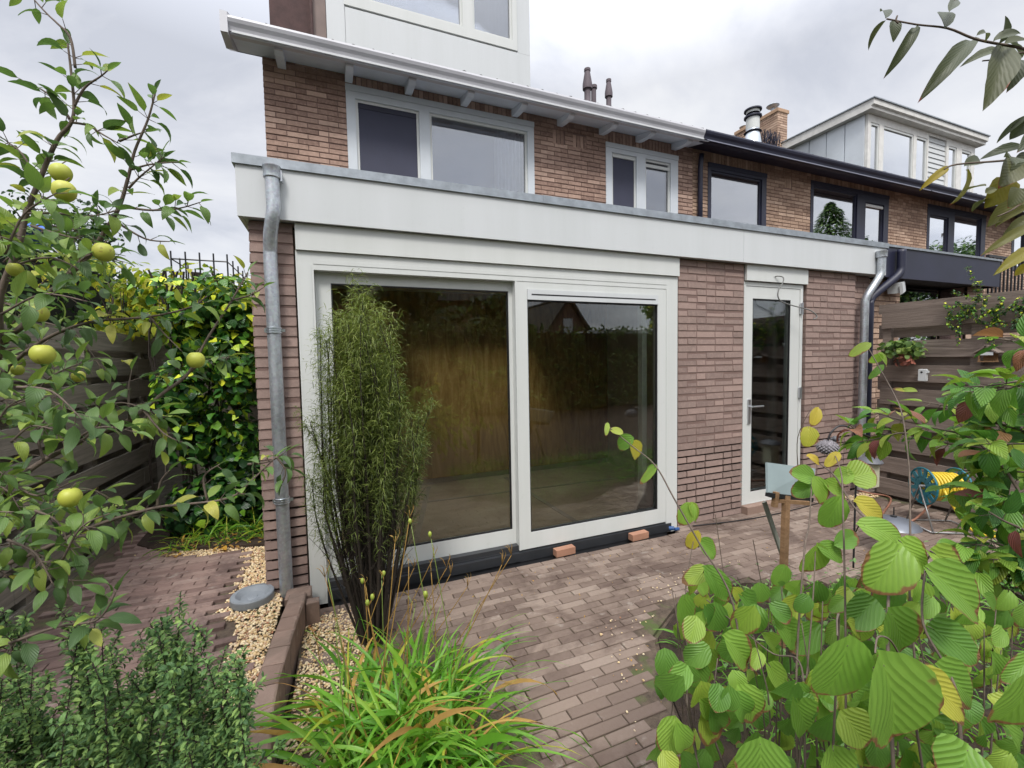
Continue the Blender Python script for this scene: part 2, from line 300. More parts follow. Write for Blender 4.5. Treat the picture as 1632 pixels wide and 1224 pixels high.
# ------------------------------------------------------------------ mesh builder
class MB:
    def __init__(s): s.v = []; s.f = []; s.r = []; s.uv = []; s.q = []
    def add(s, vs, fs, rnd=0.5, uvs=None, rim=None):
        o = len(s.v); s.v += [tuple(v) for v in vs]; s.r += [rnd] * len(vs); s.q += rim if rim else [0.0] * len(vs)
        s.uv += uvs if uvs else [(0.5, 0.5)] * len(vs)
        s.f += [tuple(i + o for i in f) for f in fs]
    def box(s, x0, x1, y0, y1, z0, z1, rnd=0.5, c=0.0):
        if c:
            vs = []
            for (z, q) in ((z0, 1), (z0 + c, 0), (z1 - c, 0), (z1, 1)):
                k = c if q else 0
                vs += [(x0 + k, y0 + k, z), (x1 - k, y0 + k, z), (x1 - k, y1 - k, z), (x0 + k, y1 - k, z)]
            fs = [(3, 2, 1, 0), (12, 13, 14, 15)]
            for l in range(3):
                for k in range(4):
                    a = l * 4 + k; b = l * 4 + (k + 1) % 4; fs.append((a, b, b + 4, a + 4))
            s.add(vs, fs, rnd); return
        s.add([(x0, y0, z0), (x1, y0, z0), (x1, y1, z0), (x0, y1, z0), (x0, y0, z1), (x1, y0, z1), (x1, y1, z1), (x0, y1, z1)],
              [(3, 2, 1, 0), (4, 5, 6, 7), (0, 1, 5, 4), (1, 2, 6, 5), (2, 3, 7, 6), (3, 0, 4, 7)], rnd)
    def obox(s, c, ax, ay, az, rnd=0.5):     # centre and three half-axis vectors
        c, ax, ay, az = map(Vector, (c, ax, ay, az)); vs = []
        for k in (-1, 1):
            for (i, j) in ((-1, -1), (1, -1), (1, 1), (-1, 1)): vs.append(c + ax * i + ay * j + az * k)
        s.add(vs, [(3, 2, 1, 0), (4, 5, 6, 7), (0, 1, 5, 4), (1, 2, 6, 5), (2, 3, 7, 6), (3, 0, 4, 7)], rnd)
    def beam(s, a, b, w, h, up=(0, 0, 1)):
        a, b = Vector(a), Vector(b); d = b - a; t = d.normalized(); sd = t.cross(Vector(up))
        if sd.length < 1e-4: sd = Vector((1, 0, 0))
        sd.normalize(); u = sd.cross(t); s.obox((a + b) / 2, d / 2, sd * w / 2, u * h / 2)
    def quad(s, a, b, c, d, rnd=0.5): s.add([a, b, c, d], [(0, 1, 2, 3)], rnd)
    def tube(s, pts, r, n=6, cap=True, rnd=0.5):
        pts = [Vector(p) for p in pts]; m = len(pts)
        if not isinstance(r, (list, tuple)): r = [r] * m
        elif len(r) == 2 and m > 2: r = [r[0] + (r[1] - r[0]) * i / (m - 1) for i in range(m)]
        vs = []; ref = None
        for i, p in enumerate(pts):
            t = (pts[min(i + 1, m - 1)] - pts[max(i - 1, 0)])
            t = t.normalized() if t.length > 1e-9 else Vector((0, 0, 1))
            if ref is None:
                ref = Vector((0, 0, 1)) if abs(t.z) < 0.9 else Vector((1, 0, 0))
            a = ref - t * ref.dot(t)
            a = a.normalized() if a.length > 1e-6 else t.orthogonal().normalized()
            ref = a; b = t.cross(a)
            for k in range(n):
                q = 2 * math.pi * k / n; vs.append(p + (a * math.cos(q) + b * math.sin(q)) * r[i])
        fs = []
        for i in range(m - 1):
            for k in range(n):
                a = i * n + k; b = i * n + (k + 1) % n; fs.append((a, b, b + n, a + n))
        if cap: fs.append(tuple(range(n - 1, -1, -1))); fs.append(tuple(range((m - 1) * n, m * n)))
        s.add(vs, fs, rnd)
    def lathe(s, prof, c=(0, 0, 0), n=20, axis='z', rnd=0.5):
        c = Vector(c); vs = []
        for (r, h) in prof:
            for k in range(n):
                q = 2 * math.pi * k / n; x, y = r * math.cos(q), r * math.sin(q)
                vs.append(c + (Vector((x, y, h)) if axis == 'z' else Vector((h, x, y)) if axis == 'x' else Vector((x, h, y))))
        fs = []
        for i in range(len(prof) - 1):
            for k in range(n):
                a = i * n + k; b = i * n + (k + 1) % n; fs.append((a, b, b + n, a + n))
        s.add(vs, fs, rnd)
    def prism(s, prof, x0, x1):      # profile in (y, z) run along x
        n = len(prof); vs = [(x0, p[0], p[1]) for p in prof] + [(x1, p[0], p[1]) for p in prof]
        s.add(vs, [tuple(range(n)), tuple(range(2 * n - 1, n - 1, -1))] + [(i, (i + 1) % n + 0, (i + 1) % n + n, i + n) for i in range(n)])
    def prism_z(s, poly, z0, z1, rnd=0.5):
        n = len(poly); vs = [(p[0], p[1], z0) for p in poly] + [(p[0], p[1], z1) for p in poly]
        s.add(vs, [tuple(range(n - 1, -1, -1)), tuple(range(n, 2 * n))] + [(i, (i + 1) % n, (i + 1) % n + n, i + n) for i in range(n)], rnd)
    def leaf(s, base, tip, up, L, W, shape='apple', curl=0.15, fold=0.2, nu=2, nv=6, rnd=0.5, twist=0.0, jag=0.0):
        T = Vector(tip).normalized(); S = T.cross(Vector(up))
        if S.length < 1e-4: S = T.orthogonal()
        S.normalize(); N = S.cross(T)
        if twist:
            q = Matrix.Rotation(twist, 3, T); S = q @ S; N = q @ N
        base = Vector(base); vs = []; uv = []; rim = []; cols = 2 * nu + 1
        wob = random.uniform(-0.06, 0.06)
        for j in range(nv + 1):
            t = j / nv
            if shape == 'apple': w = math.sin(math.pi * min(1, t ** 0.82)) ** 0.75 * (1 - 0.25 * t) * 1.12 if 0 < t < 1 else 0.0
            elif shape == 'broad': w = (max(0.0, 1 - (abs(t - 0.42) / (0.42 if t < 0.42 else 0.58)) ** (2.6 if t < 0.42 else 1.9))) ** 0.62
            elif shape == 'ivy': w = [0.25, 1.0, 0.72, 0.45, 0.0][min(4, int(round(t * 4)))] if nv == 4 else max(0, 1 - t) ** 0.7
            elif shape == 'blade': w = min(1, 4 * t + 0.35) * (1 - t ** 3)
            else: w = math.sin(math.pi * t) ** 0.6 if 0 < t < 1 else 0
            if jag: w *= 1 + random.uniform(-jag, jag)
            ang = curl * t * 1.6
            # arc along the leaf
            if abs(curl) > 1e-3:
                along = L * math.sin(ang) / (curl * 1.6); drop = -L * (1 - math.cos(ang)) / (curl * 1.6)
            else: along = L * t; drop = 0
            for i in range(cols):
                sx = (i - nu) / nu
                back = -0.16 * L * (sx * sx) * (1 - t) ** 3 if shape == 'broad' else 0
                ang2 = fold * abs(sx)
                x = sx * w * W / 2 * math.cos(fold)
                z = abs(sx) * w * W / 2 * math.sin(fold) + drop + wob * L * math.sin(5 * t + 2 * sx) * (0.3 + abs(sx)) * 0.5
                vs.append(base + T * (along + back) + S * x + N * z); uv.append(((sx * min(w, 1.0) + 1) / 2, t)); rim.append(abs(sx))
        fs = []
        for j in range(nv):
            for i in range(cols - 1):
                a = j * cols + i; fs.append((a, a + 1, a + cols + 1, a + cols))
        s.add(vs, fs, rnd, uv, rim)
    def build(s, name, mat, parent=None, smooth=False, local=False, sharp=None):
        me = bpy.data.meshes.new(name); me.from_pydata(s.v, [], s.f)
        a = me.attributes.new('rnd', 'FLOAT', 'POINT'); a.data.foreach_set('value', s.r)
        if any(s.q): a = me.attributes.new('rim', 'FLOAT', 'POINT'); a.data.foreach_set('value', s.q)
        uvl = me.uv_layers.new(name='UVMap'); li = [0] * len(me.loops); me.loops.foreach_get('vertex_index', li)
        fl = []
        for i in li: fl += s.uv[i]
        uvl.data.foreach_set('uv', fl)
        me.materials.append(MT[mat] if isinstance(mat, str) else mat)
        if smooth: me.polygons.foreach_set('use_smooth', [True] * len(me.polygons))
        if sharp: 
            try: me.set_sharp_from_angle(angle=rad(sharp))
            except Exception: pass
        me.update()
        o = bpy.data.objects.new(name, me); COL.objects.link(o)
        if parent is not None:
            o.parent = parent
            if parent.type == 'EMPTY' and not local: o.matrix_parent_inverse = Matrix.Translation(-parent.location)
        return o
def thing(name, label, cat, loc=(0, 0, 0), group=None):
    o = bpy.data.objects.new(name, None); COL.objects.link(o); o['label'] = label; o['category'] = cat
    o.empty_display_size = 0.1; o.location = loc
    if group: o['group'] = group
    return o
def tag(o, label, cat, group=None):
    o['label'] = label; o['category'] = cat
    if group: o['group'] = group
    return o
def kind(o, k='structure'): o['kind'] = k; return o
def rnd(a, b): return random.uniform(a, b)
def inpoly(x, y, poly):
    c = False; n = len(poly)
    for i in range(n):
        x1, y1 = poly[i][0], poly[i][1]; x2, y2 = poly[(i + 1) % n][0], poly[(i + 1) % n][1]
        if (y1 > y) != (y2 > y) and x < (x2 - x1) * (y - y1) / (y2 - y1) + x1: c = not c
    return c
def rects_minus(x0, x1, z0, z1, holes):
    xs = sorted({x0, x1} | {min(max(v, x0), x1) for h in holes for v in h[:2]}); zs = sorted({z0, z1} | {min(max(v, z0), z1) for h in holes for v in h[2:]})
    out = []
    for j in range(len(zs) - 1):
        run = None
        for i in range(len(xs) - 1):
            cx, cz = (xs[i] + xs[i + 1]) / 2, (zs[j] + zs[j + 1]) / 2
            inside = any(h[0] < cx < h[1] and h[2] < cz < h[3] for h in holes)
            if inside:
                if run is not None: out.append((run, xs[i], zs[j], zs[j + 1])); run = None
            elif run is None: run = xs[i]
        if run is not None: out.append((run, xs[-1], zs[j], zs[j + 1]))
    return out
def brick_face(mb, x0, x1, z0, z1, y, holes=(), pitch=0.0625, joint=0.009, proud=0.006, soldiers=(), shift=0.0, side=None, wild=0.25):
    """bricks on a wall face; side=None: faces -y at plane y. side='l': faces -x, x is then the y coordinate"""
    def put(a, b, c, d, r):
        dep = rnd(-0.0015, 0.0015); ch = 0.0025
        o0, o1 = y - proud + dep, y + 0.03
        q = [(a, c), (b, c), (b, d), (a, d)]; qi = [(a + ch, c + ch), (b - ch, c + ch), (b - ch, d - ch), (a + ch, d - ch)]
        t = rnd(-0.001, 0.001)
        def V(u, o, w): return (u, o, w) if side is None else (o, u, w)
        vs = [V(p[0], o1, p[1]) for p in q] + [V(p[0], o0 + ch, p[1]) for p in q] + [V(p[0], o0 + (t + .003 if k > 1 else -.001), p[1]) for k, p in enumerate(qi)]
        fs = [(0, 1, 5, 4), (1, 2, 6, 5), (2, 3, 7, 6), (3, 0, 4, 7), (4, 5, 9, 8), (5, 6, 10, 9), (6, 7, 11, 10), (7, 4, 8, 11), (8, 9, 10, 11)]
        mb.add(vs, fs, r)
    for (a, b, c, d) in soldiers:
        x = a
        while x < b - 0.02:
            if not any(h[0] < x + 0.02 < h[1] and h[2] < (c + d) / 2 < h[3] for h in holes): put(x, min(x + 0.0525, b), c + 0.004, d - 0.006, random.random())
            x += 0.0625
    H = list(holes) + list(soldiers)
    n = int((z1 - z0) / pitch + 0.001); 
    for k in range(n + 1):
        c = z0 + k * pitch; d = c + pitch - joint
        if c > z1 - 0.01: break
        d = min(d, z1); mz = (c + d) / 2
        segs = [(x0, x1)]
        for h in H:
            if h[2] < mz < h[3]:
                ns = []
                for (p, q) in segs:
                    if h[0] > p and h[1] < q: ns += [(p, h[0]), (h[1], q)]
                    elif h[0] <= p and h[1] >= q: pass
                    elif h[0] <= p < h[1]: ns.append((h[1], q))
                    elif h[0] < q <= h[1]: ns.append((p, h[0]))
                    else: ns.append((p, q))
                segs = ns
        for (p, q) in segs:
            if q - p < 0.02: continue
            x = p + (0 if k % 2 == 0 else 0.16) + shift
            cuts = [p]
            x = p + (0.21 if k % 2 == 0 else 0.105)
            while x < q - 0.05:
                cuts.append(x); x += 0.11 if random.random() < wild else 0.22
            cuts.append(q)
            wz = rnd(-0.0015, 0.0015)
            for i in range(len(cuts) - 1):
                a, b = cuts[i] + (joint * 0.45 if i else 0), cuts[i + 1] - (joint * 0.45 if i < len(cuts) - 2 else 0)
                if b - a > 0.015: put(a, b, c + wz + rnd(-.0008, .0008), d + wz + rnd(-.0008, .0008), random.random())
# ================================================================== GROUND
PATIO = [(-0.24, 2.88), (-0.24, 1.2), (0.0, 0.3), (1.0, 0.3), (1.10, 1.0), (1.34, 1.5), (1.56, 1.86), (2.0, 2.10), (2.5, 2.06), (2.9, 1.85), (3.95, 1.66), (5.3, 1.5), (5.3, 2.88)]
g = MB(); g.quad((-150, -150, -0.07), (150, -150, -0.07), (150, 150, -0.07), (-150, 150, -0.07)); kind(g.build('ground', 'soil'))
def paving(name, poly, z, mats, L=0.2, W=0.056, joint=0.005, test=None, ragged=True, tilt=0.0016):
    xs = [p[0] for p in poly]; ys = [p[1] for p in poly]; mb = MB()
    y = max(ys); k = 0
    while y > min(ys):
        off = (k % 2) * L / 2 + rnd(-0.02, 0.02); x = min(xs) - off
        while x < max(xs):
            x1 = x + L + rnd(-0.002, 0.003)
            cx, cy = (x + x1) / 2, y - W / 2
            ok = inpoly(cx, cy, poly) if not ragged else (inpoly(x + .012, cy, poly) and inpoly(x1 - .012, cy, poly))
            half = False
            if ok and (test is None or test(cx, cy)):
                zt = z + rnd(-tilt, tilt) + 0.004 * noise.noise(Vector((cx * 1.7, cy * 1.7, 3))); c = 0.003
                x0_, x1_, y0_, y1_ = x + joint / 2, x1 - joint / 2, y - W + joint / 2, y - joint / 2
                r = [rnd(-0.0013, 0.0013) for _ in range(4)]; sk = rnd(-0.0015, 0.0015)
                q = [(x0_, y0_ - sk), (x1_, y0_ + sk), (x1_, y1_ + sk), (x0_, y1_ - sk)]; qi = [(x0_ + c, y0_ + c - sk), (x1_ - c, y0_ + c + sk), (x1_ - c, y1_ - c + sk), (x0_ + c, y1_ - c - sk)]
                vs = [(p[0], p[1], z - 0.05) for p in q] + [(p[0], p[1], zt - c + r[i]) for i, p in enumerate(q)] + [(p[0], p[1], zt + r[i]) for i, p in enumerate(qi)]
                fs = [(0, 1, 5, 4), (1, 2, 6, 5), (2, 3, 7, 6), (3, 0, 4, 7), (4, 5, 9, 8), (5, 6, 10, 9), (6, 7, 11, 10), (7, 4, 8, 11), (8, 9, 10, 11)]
                mb.add(vs, fs, random.random())
            x = x1
        y -= W; k += 1
    return kind(mb.build(name, mats))
b = MB(); b.prism_z(PATIO, -0.06, -0.009); b.box(-0.24, 5.3, 0.3, 2.0, -0.06, -0.03); b.box(5.3, 8.0, 0.3, 2.95, -0.06, -0.009); b.box(2.78, 5.3, 2.88, 3.02, -0.06, -0.0095); kind(b.build('patio_bed', 'joint'))
def patio_hole(x, y):       # planting pocket and gravel strip in the patio
    if x < 0.02 + 0.05 * math.sin(y * 9) and y < 2.78: return random.random() < 0.22
    if (x - 0.22) ** 2 / 0.16 + (y - 1.75) ** 2 / 0.55 < 1: return False
    return True
paving('patio', PATIO, 0.0, 'paver', test=patio_hole)
PAT2 = [(2.8, 3.0), (2.8, 2.88), (5.3, 2.88), (5.3, 3.0)]
paving('patio_strip', [(2.79, 3.0), (2.79, 2.885), (5.5, 2.885), (5.5, 3.0)], 0.0, 'paver', ragged=False)
TERR = [(-1.62, 5.0), (-1.62, 1.2), (-1.2, 1.4), (-0.95, 1.72), (-0.72, 1.85), (-0.50, 2.0), (-0.41, 2.2), (-0.43, 2.6), (-0.47, 2.75), (-0.60, 2.9), (-0.58, 3.2), (-0.60, 3.55), (-0.62, 3.72), (-0.95, 3.82), (-1.2, 4.0), (-1.3, 4.3), (-1.25, 5.0)]
b = MB(); TB = [(-1.9, 7.5), (-1.9, 0.9), (-1.0, 1.3), (-0.75, 1.7), (-0.4, 1.88), (-0.36, 2.1), (-0.36, 2.9), (-0.445, 3.0), (-0.445, 7.5)]
b.prism_z(TB, -0.06, 0.100); kind(b.build('terrace_bed', 'joint'))
def terr_test(x, y):
    if (x + 0.514) ** 2 + (y - 2.93) ** 2 < 0.13 ** 2: return False
    return random.random() > (0.25 if x > -0.62 and y < 2.9 else 0.0)
paving('terrace', TERR, 0.12, 'paver_t', W=0.054, test=terr_test)
def stones(name, polys, s=(0.004, 0.009), label=None):
    mb = MB(); ph = (1 + 5 ** .5) / 2
    iv = [Vector(v).normalized() for v in ((-1, ph, 0), (1, ph, 0), (-1, -ph, 0), (1, -ph, 0), (0, -1, ph), (0, 1, ph), (0, -1, -ph), (0, 1, -ph), (ph, 0, -1), (ph, 0, 1), (-ph, 0, -1), (-ph, 0, 1))]
    fi = [(0, 11, 5), (0, 5, 1), (0, 1, 7), (0, 7, 10), (0, 10, 11), (1, 5, 9), (5, 11, 4), (11, 10, 2), (10, 7, 6), (7, 1, 8), (3, 9, 4), (3, 4, 2), (3, 2, 6), (3, 6, 8), (3, 8, 9), (4, 9, 5), (2, 4, 11), (6, 2, 10), (8, 6, 7), (9, 8, 1)]
    for poly, z, cnt in polys:
        xs = [p[0] for p in poly]; ys = [p[1] for p in poly]; k = 0; tries = 0
        while k < cnt and tries < cnt * 12:
            tries += 1; x, y = rnd(min(xs), max(xs)), rnd(min(ys), max(ys))
            if not inpoly(x, y, poly): continue
            r = rnd(*s); sc = Vector((r * rnd(.8, 1.5), r * rnd(.8, 1.1), r * rnd(.5, .9))); q = Matrix.Rotation(rnd(0, 6.28), 3, 'Z') @ Matrix.Rotation(rnd(-.6, .6), 3, 'X')
            c = Vector((x, y, z + rnd(0, .010)))
            mb.add([c + q @ Vector((v.x * sc.x * rnd(.85, 1.15), v.y * sc.y * rnd(.85, 1.15), v.z * sc.z)) for v in iv], fi, random.random()); k += 1
    o = mb.build(name, 'gravel', smooth=True); kind(o, 'stuff'); tag(o, label, 'gravel'); return o
stones('gravel', [([(-0.75, 1.66), (-0.40, 1.88), (-0.37, 2.1), (-0.35, 2.8), (-0.36, 2.95), (-0.445, 3.0), (-0.445, 3.6), (-0.50, 3.75), (-1.0, 3.98), (-1.35, 4.15), (-1.45, 4.0), (-0.95, 3.75), (-0.66, 3.62), (-0.66, 3.0), (-0.70, 2.85), (-0.55, 2.7), (-0.55, 2.0), (-0.8, 1.78)], 0.104, 6200)],
       label='cream pebbles filling the ragged edge of the raised terrace paving')
stones('gravel', [([(-0.22, 2.80), (0.12, 2.84), (0.1, 2.3), (0.16, 1.9), (0.05, 1.2), (-0.26, 1.2)], -0.008, 4200)], label='cream pebbles between the edging blocks and the narrow leaved shrub')
stones('gravel', [([(1.36, 1.45), (1.58, 1.82), (2.0, 2.06), (2.45, 2.02), (2.9, 1.82), (2.8, 1.62), (2.2, 1.8), (1.8, 1.62), (1.5, 1.2)], -0.03, 3600), ([(4.6, 2.88), (5.3, 2.9), (5.3, 2.75), (4.7, 2.8)], -0.004, 500)], label='cream pebbles along the border of the right hand planting bed')
# gravel on the patio joints: a few stray ones
stones('gravel', [([(1.0, 1.25), (1.6, 1.95), (2.3, 2.3), (3.2, 2.2), (2.0, 2.4), (1.3, 2.0)], 0.004, 90)], s=(.003, .006), label='stray cream pebbles scattered on the patio bricks')
# dark soil beds
b = MB(); b.prism_z([(-3, -1), (0.2, -1), (-0.3, 1.2), (-0.34, 1.9), (-0.78, 1.62), (-1.0, 1.25), (-1.9, 0.85), (-3, 0.8)], -0.06, 0.085); kind(b.build('planting_bed', 'soil'))
b = MB(); b.prism_z([(-1.3, 4.0), (-0.5, 3.76), (-0.45, 5.5), (-1.6, 5.5), (-1.5, 4.2)], 0.0, 0.13); kind(b.build('planting_bed', 'soil'))
b = MB(); b.prism_z([(1.02, 0.3), (1.12, 1.0), (1.36, 1.5), (1.58, 1.84), (2.0, 2.08), (2.5, 2.04), (2.9, 1.83), (3.95, 1.63), (5.3, 1.48), (5.3, -2), (1.0, -2)], -0.05, -0.012); kind(b.build('planting_bed', 'soil'))
# ------------------------------------------------------------------ edging
k = thing('stone_edging', 'curved row of mauve concrete blocks holding up the raised left terrace', 'edging', (-0.33, 2.4, 0))
cl = [(-0.262, 2.93), (-0.262, 2.82), (-0.268, 2.70), (-0.282, 2.57), (-0.296, 2.44), (-0.306, 2.31), (-0.318, 2.18), (-0.328, 2.05), (-0.328, 1.92), (-0.322, 1.79), (-0.31, 1.66), (-0.29, 1.53), (-0.265, 1.4)]
for i, (x, y) in enumerate(cl):
    x2, y2 = cl[min(i + 1, len(cl) - 1)] if i < len(cl) - 1 else (x, y - .13)
    d = Vector((x2 - x, y2 - y, 0)).normalized(); nrm = Vector((-d.y, d.x, 0))
    m = MB(); L = (0.13 if i < 12 else 0.13) - 0.006
    top = 0.158 + rnd(-.004, .004) - (0.02 if i == 0 else 0) ; c = Vector((x, y, 0)) + d * 0.065; hw = 0.047 if i else 0.07
    vs = []
    for (z, ins) in ((-0.05, 0), (top - 0.008, 0), (top, 0.008)):
        for (a, bb) in ((-1, -1), (1, -1), (1, 1), (-1, 1)):
            vs.append(c + d * a * (L / 2 - ins) + nrm * bb * (hw - ins) + Vector((0, 0, z + rnd(-.002, .002))))
    fs = [(8, 9, 10, 11)]
    for l in (0, 4):
        for q in range(4): fs.append((l + q, l + (q + 1) % 4, l + (q + 1) % 4 + 4, l + q + 4))
    fs = [tuple(reversed(f)) for f in fs] if False else fs
    m.add(vs, fs, random.random()); m.build('edging_block', 'edge', k)
m = MB(); m.box(-0.215, -0.145, 2.72, 2.78, -0.05, 0.13, .3, .005); m.build('edging_block', 'edge', k)
# ================================================================== EXTENSION
EXT = thing('house_extension', 'flat roofed brick extension with white fascia, wide sliding door and back door', 'house extension', (2.5, 3.1, 0))
def framed(mb, x0, x1, z0, z1, holes, y0, y1):
    for (a, b_, c, d) in rects_minus(x0, x1, z0, z1, holes): mb.box(a, b_, y0, y1, c, d)
DZ = 0.684
m = MB()
for (a, b_) in ((-0.445, -0.215), (2.79, 3.575), (4.45, 5.227)):
    brick_face(m, a, b_, 0.0, 0.6875, 3.0, wild=0.3, joint=0.0145); brick_face(m, a, b_, 0.6875, 2.37, 3.0, wild=0.3)
brick_face(m, 5.245, 5.56, 0.0, 2.37, 3.05)
brick_face(m, 3.0, 5.7, 0.0, 2.36, -0.445, side='l')
wall = m.build('wall', 'brick_ext', EXT)
for (a, b_) in ((-0.442, -0.217), (2.792, 3.573), (4.452, 5.225)):
    m = MB(); m.box(a, b_, 2.9972, 3.1, DZ, 2.37); m.build('mortar', 'mortar', wall)
for bb in ((5.247, 5.558, 3.047, 3.2, 0, 2.37), (-0.442, -0.25, 3.1, 5.7, 0, 2.37), (5.2, 5.5, 3.2, 5.7, 0, 2.37)):
    m = MB(); m.box(*bb); m.build('mortar', 'mortar', wall)
for (a, b_) in ((-0.442, -0.217), (2.792, 3.573), (4.452, 5.225)): m = MB(); m.box(a, b_, 3.014, 3.1, -0.05, DZ); m.build('raked_joint', 'mortar_dark', wall)
m = MB(); m.box(-0.49, 3.488, 2.93, 2.952, 2.372, 2.68); m.box(3.491, 5.64, 2.93, 2.952, 2.372, 2.68); m.box(-0.49, -0.468, 2.952, 5.68, 2.372, 2.68); m.box(5.62, 5.64, 2.952, 5.68, 2.372, 2.68)
m.build('fascia', 'white', EXT)
m = MB(); m.box(-0.47, 5.62, 2.955, 3.11, 2.376, 2.40); m.build('soffit', 'white', EXT)
m = MB()
for (a, b_, c, d) in rects_minus(-0.46, 5.61, 2.96, 5.69, [(0.5, 2.1, 3.7, 4.6)]): m.box(a, b_, c, d, 2.41, 2.64)
m.build('roof_deck', 'deck', EXT)
m = MB(); m.box(0.48, 2.12, 3.68, 4.62, 2.645, 2.655); m.build('added_skylight', 'glass', EXT)  # unseen roof light, added to brighten the room behind the sliding door
m = MB()
xs = [-0.503, 1.45, 3.3, 5.655]
for i in range(3): m.box(xs[i] + (.001 if i else 0), xs[i + 1], 2.915 - .001 * (i % 2), 3.06, 2.662, 2.716 + .002 * (i % 2))
m.box(-0.503, -0.40, 3.06, 5.69, 2.662, 2.716); m.box(5.56, 5.655, 3.06, 5.69, 2.662, 2.716)
m.build('roof_capping', 'lead', EXT)
m = MB(); m.box(-0.2, 2.775, 2.965, 2.998, 2.213, 2.371); m.build('cladding_panel', 'cream', EXT)
m = MB(); m.box(3.585, 4.436, 2.972, 2.998, 2.222, 2.371); m.build('cladding_panel', 'cream', EXT)
# sliding door
m = MB()
framed(m, -0.205, 2.772, 0.062, 2.211, [(-0.106, 2.65, -1, 2.10)], 2.985, 3.11)
m.box(-0.205, -0.106, 2.985, 3.11, -0.03, 0.061); m.box(2.65, 2.772, 2.985, 3.11, -0.03, 0.061)
m.box(-0.19, -0.12, 2.982, 2.984, 0.0, 2.13); m.box(-0.106, 2.65, 2.982, 2.984, 2.135, 2.16); 
SD = m.build('sliding_door', 'cream', EXT)
m = MB(); framed(m, -0.105, 1.30, 0.10, 2.099, [(-0.012, 1.215, 0.215, 2.032)], 3.05, 3.10); m.build('door_leaf', 'cream', SD)
m = MB(); framed(m, 1.258, 2.649, 0.066, 2.099, [(1.342, 2.560, 0.19, 2.044)], 2.988, 3.045); m.box(1.244, 1.2575, 2.984, 3.049, 0.066, 2.099)
m.build('door_leaf', 'cream', SD)
m = MB(); m.box(-0.012, 1.215, 3.072, 3.080, 0.215, 2.032); m.build('glass_pane', 'glass', SD)
m = MB(); m.box(1.342, 2.560, 3.012, 3.020, 0.19, 1.965); m.build('glass_pane', 'glass', SD)
m = MB(); 
for (a, b_, c, d, y) in ((-0.012, 1.215, 0.215, 2.032, 3.051), (1.342, 2.560, 0.19, 1.966, 2.991)):
    framed(m, a, b_, c, d, [(a + .008, b_ - .008, c + .008, d - .008)], y + .003, y + .02)
m.build('rubber_seal', 'black', SD)
m = MB(); m.box(1.343, 2.559, 2.980, 3.02, 1.967, 2.043); vg = m.build('ventilation_grille', 'white', SD)
m = MB(); m.box(1.375, 2.53, 2.9795, 2.981, 1.999, 2.010); m.build('vent_slot', 'black', SD)
m = MB(); m.box(-0.106, 2.65, 2.995, 3.12, 0.015, 0.064); m.box(-0.106, 1.24, 2.965, 2.994, -0.01, 0.055); m.box(1.24, 2.70, 2.975, 2.994, -0.02, 0.05)
m.box(-0.106, 2.66, 2.985, 3.1, -0.10, 0.014); m.box(-0.105, 1.25, 3.0, 3.1, 0.0645, 0.0995)
m.build('door_sill', 'rubber', SD)
# back door
m = MB(); framed(m, 3.585, 4.405, 0.075, 2.215, [(3.612, 4.366, 0.08, 2.178)], 3.0, 3.09)
BD = m.build('back_door', 'cream', EXT)
m = MB(); framed(m, 3.614, 4.364, 0.082, 2.176, [(3.705, 4.232, 0.19, 2.062)], 3.006, 3.06); m.build('door_leaf', 'cream', BD)
m = MB(); m.box(3.705, 4.232, 3.03, 3.038, 0.19, 2.062); m.build('glass_pane', 'glass', BD)
m = MB(); framed(m, 3.705, 4.232, 0.19, 2.062, [(3.713, 4.224, 0.198, 2.054)], 3.008, 3.024); m.build('rubber_seal', 'black', BD)
m = MB(); m.box(3.648, 3.682, 2.992, 3.005, 0.86, 1.10, .5, .003); m.tube([(3.665, 2.995, 1.03), (3.665, 2.955, 1.03)], 0.009, 8); m.tube([(3.665, 2.955, 1.03), (3.80, 2.952, 1.03)], 0.0085, 8)
m.build('handle', 'steel', BD, smooth=False)
for z in (1.98, 1.13):
    m = MB(); m.box(4.355, 4.385, 2.984, 3.0, z - .055, z + .055, .5, .003); m.tube([(4.372, 2.978, z - .06), (4.372, 2.978, z + .06)], .008, 8); m.build('hinge', 'steel', BD)
m = MB(); m.box(3.58, 4.41, 2.93, 3.08, -0.01, 0.073, .4, .004); m.build('doorstep', 'edge', BD)
# inside
m = MB(); m.box(-0.24, 5.2, 3.12, 5.66, -0.02, 0.055); fl = m.build('floor', 'screed', EXT)
m = MB(); m.beam((0.45, 3.15, 0.058), (0.95, 5.0, 0.058), 0.05, 0.004); m.beam((1.95, 3.2, 0.058), (1.9, 5.0, 0.058), 0.05, 0.004); m.beam((0.2, 4.5, 0.0585), (3.4, 4.35, 0.0585), 0.04, 0.004); m.build('floor_strip', 'dark', fl)
m = MB()
for i in range(3): m.box(-0.24 + i * 1.24, -0.242 + (i + 1) * 1.24, 5.08 - .003 * i, 5.12, 0.13, 2.36)
m.build('plywood_wall', 'plywood', EXT)
m = MB(); m.box(-0.24, 5.2, 5.13, 5.2, 0.05, 2.37); m.box(-0.249, -0.241, 3.12, 5.1, 0.05, 2.37); m.box(3.48, 3.56, 3.9, 5.12, 0.056, 2.37); m.box(5.19, 5.199, 3.1, 5.12, 0.05, 2.37)
m.build('inner_wall', 'dark', EXT)
ADDED_OPENING = (0.5, 2.1, 3.7, 4.6)  # ceiling opening below the added roof light
m = MB()
for (a, b_, c, d) in rects_minus(-0.24, 5.19, 3.12, 5.12, [ADDED_OPENING]): m.box(a, b_, c, d, 2.32, 2.37)
m.build('ceiling', 'ceil', EXT)
for a in (4.17, 2.51): m = MB(); m.box(a, a + .05, 3.13, 3.19, 0.056, 2.31); m.build('inner_post', 'cream', EXT)
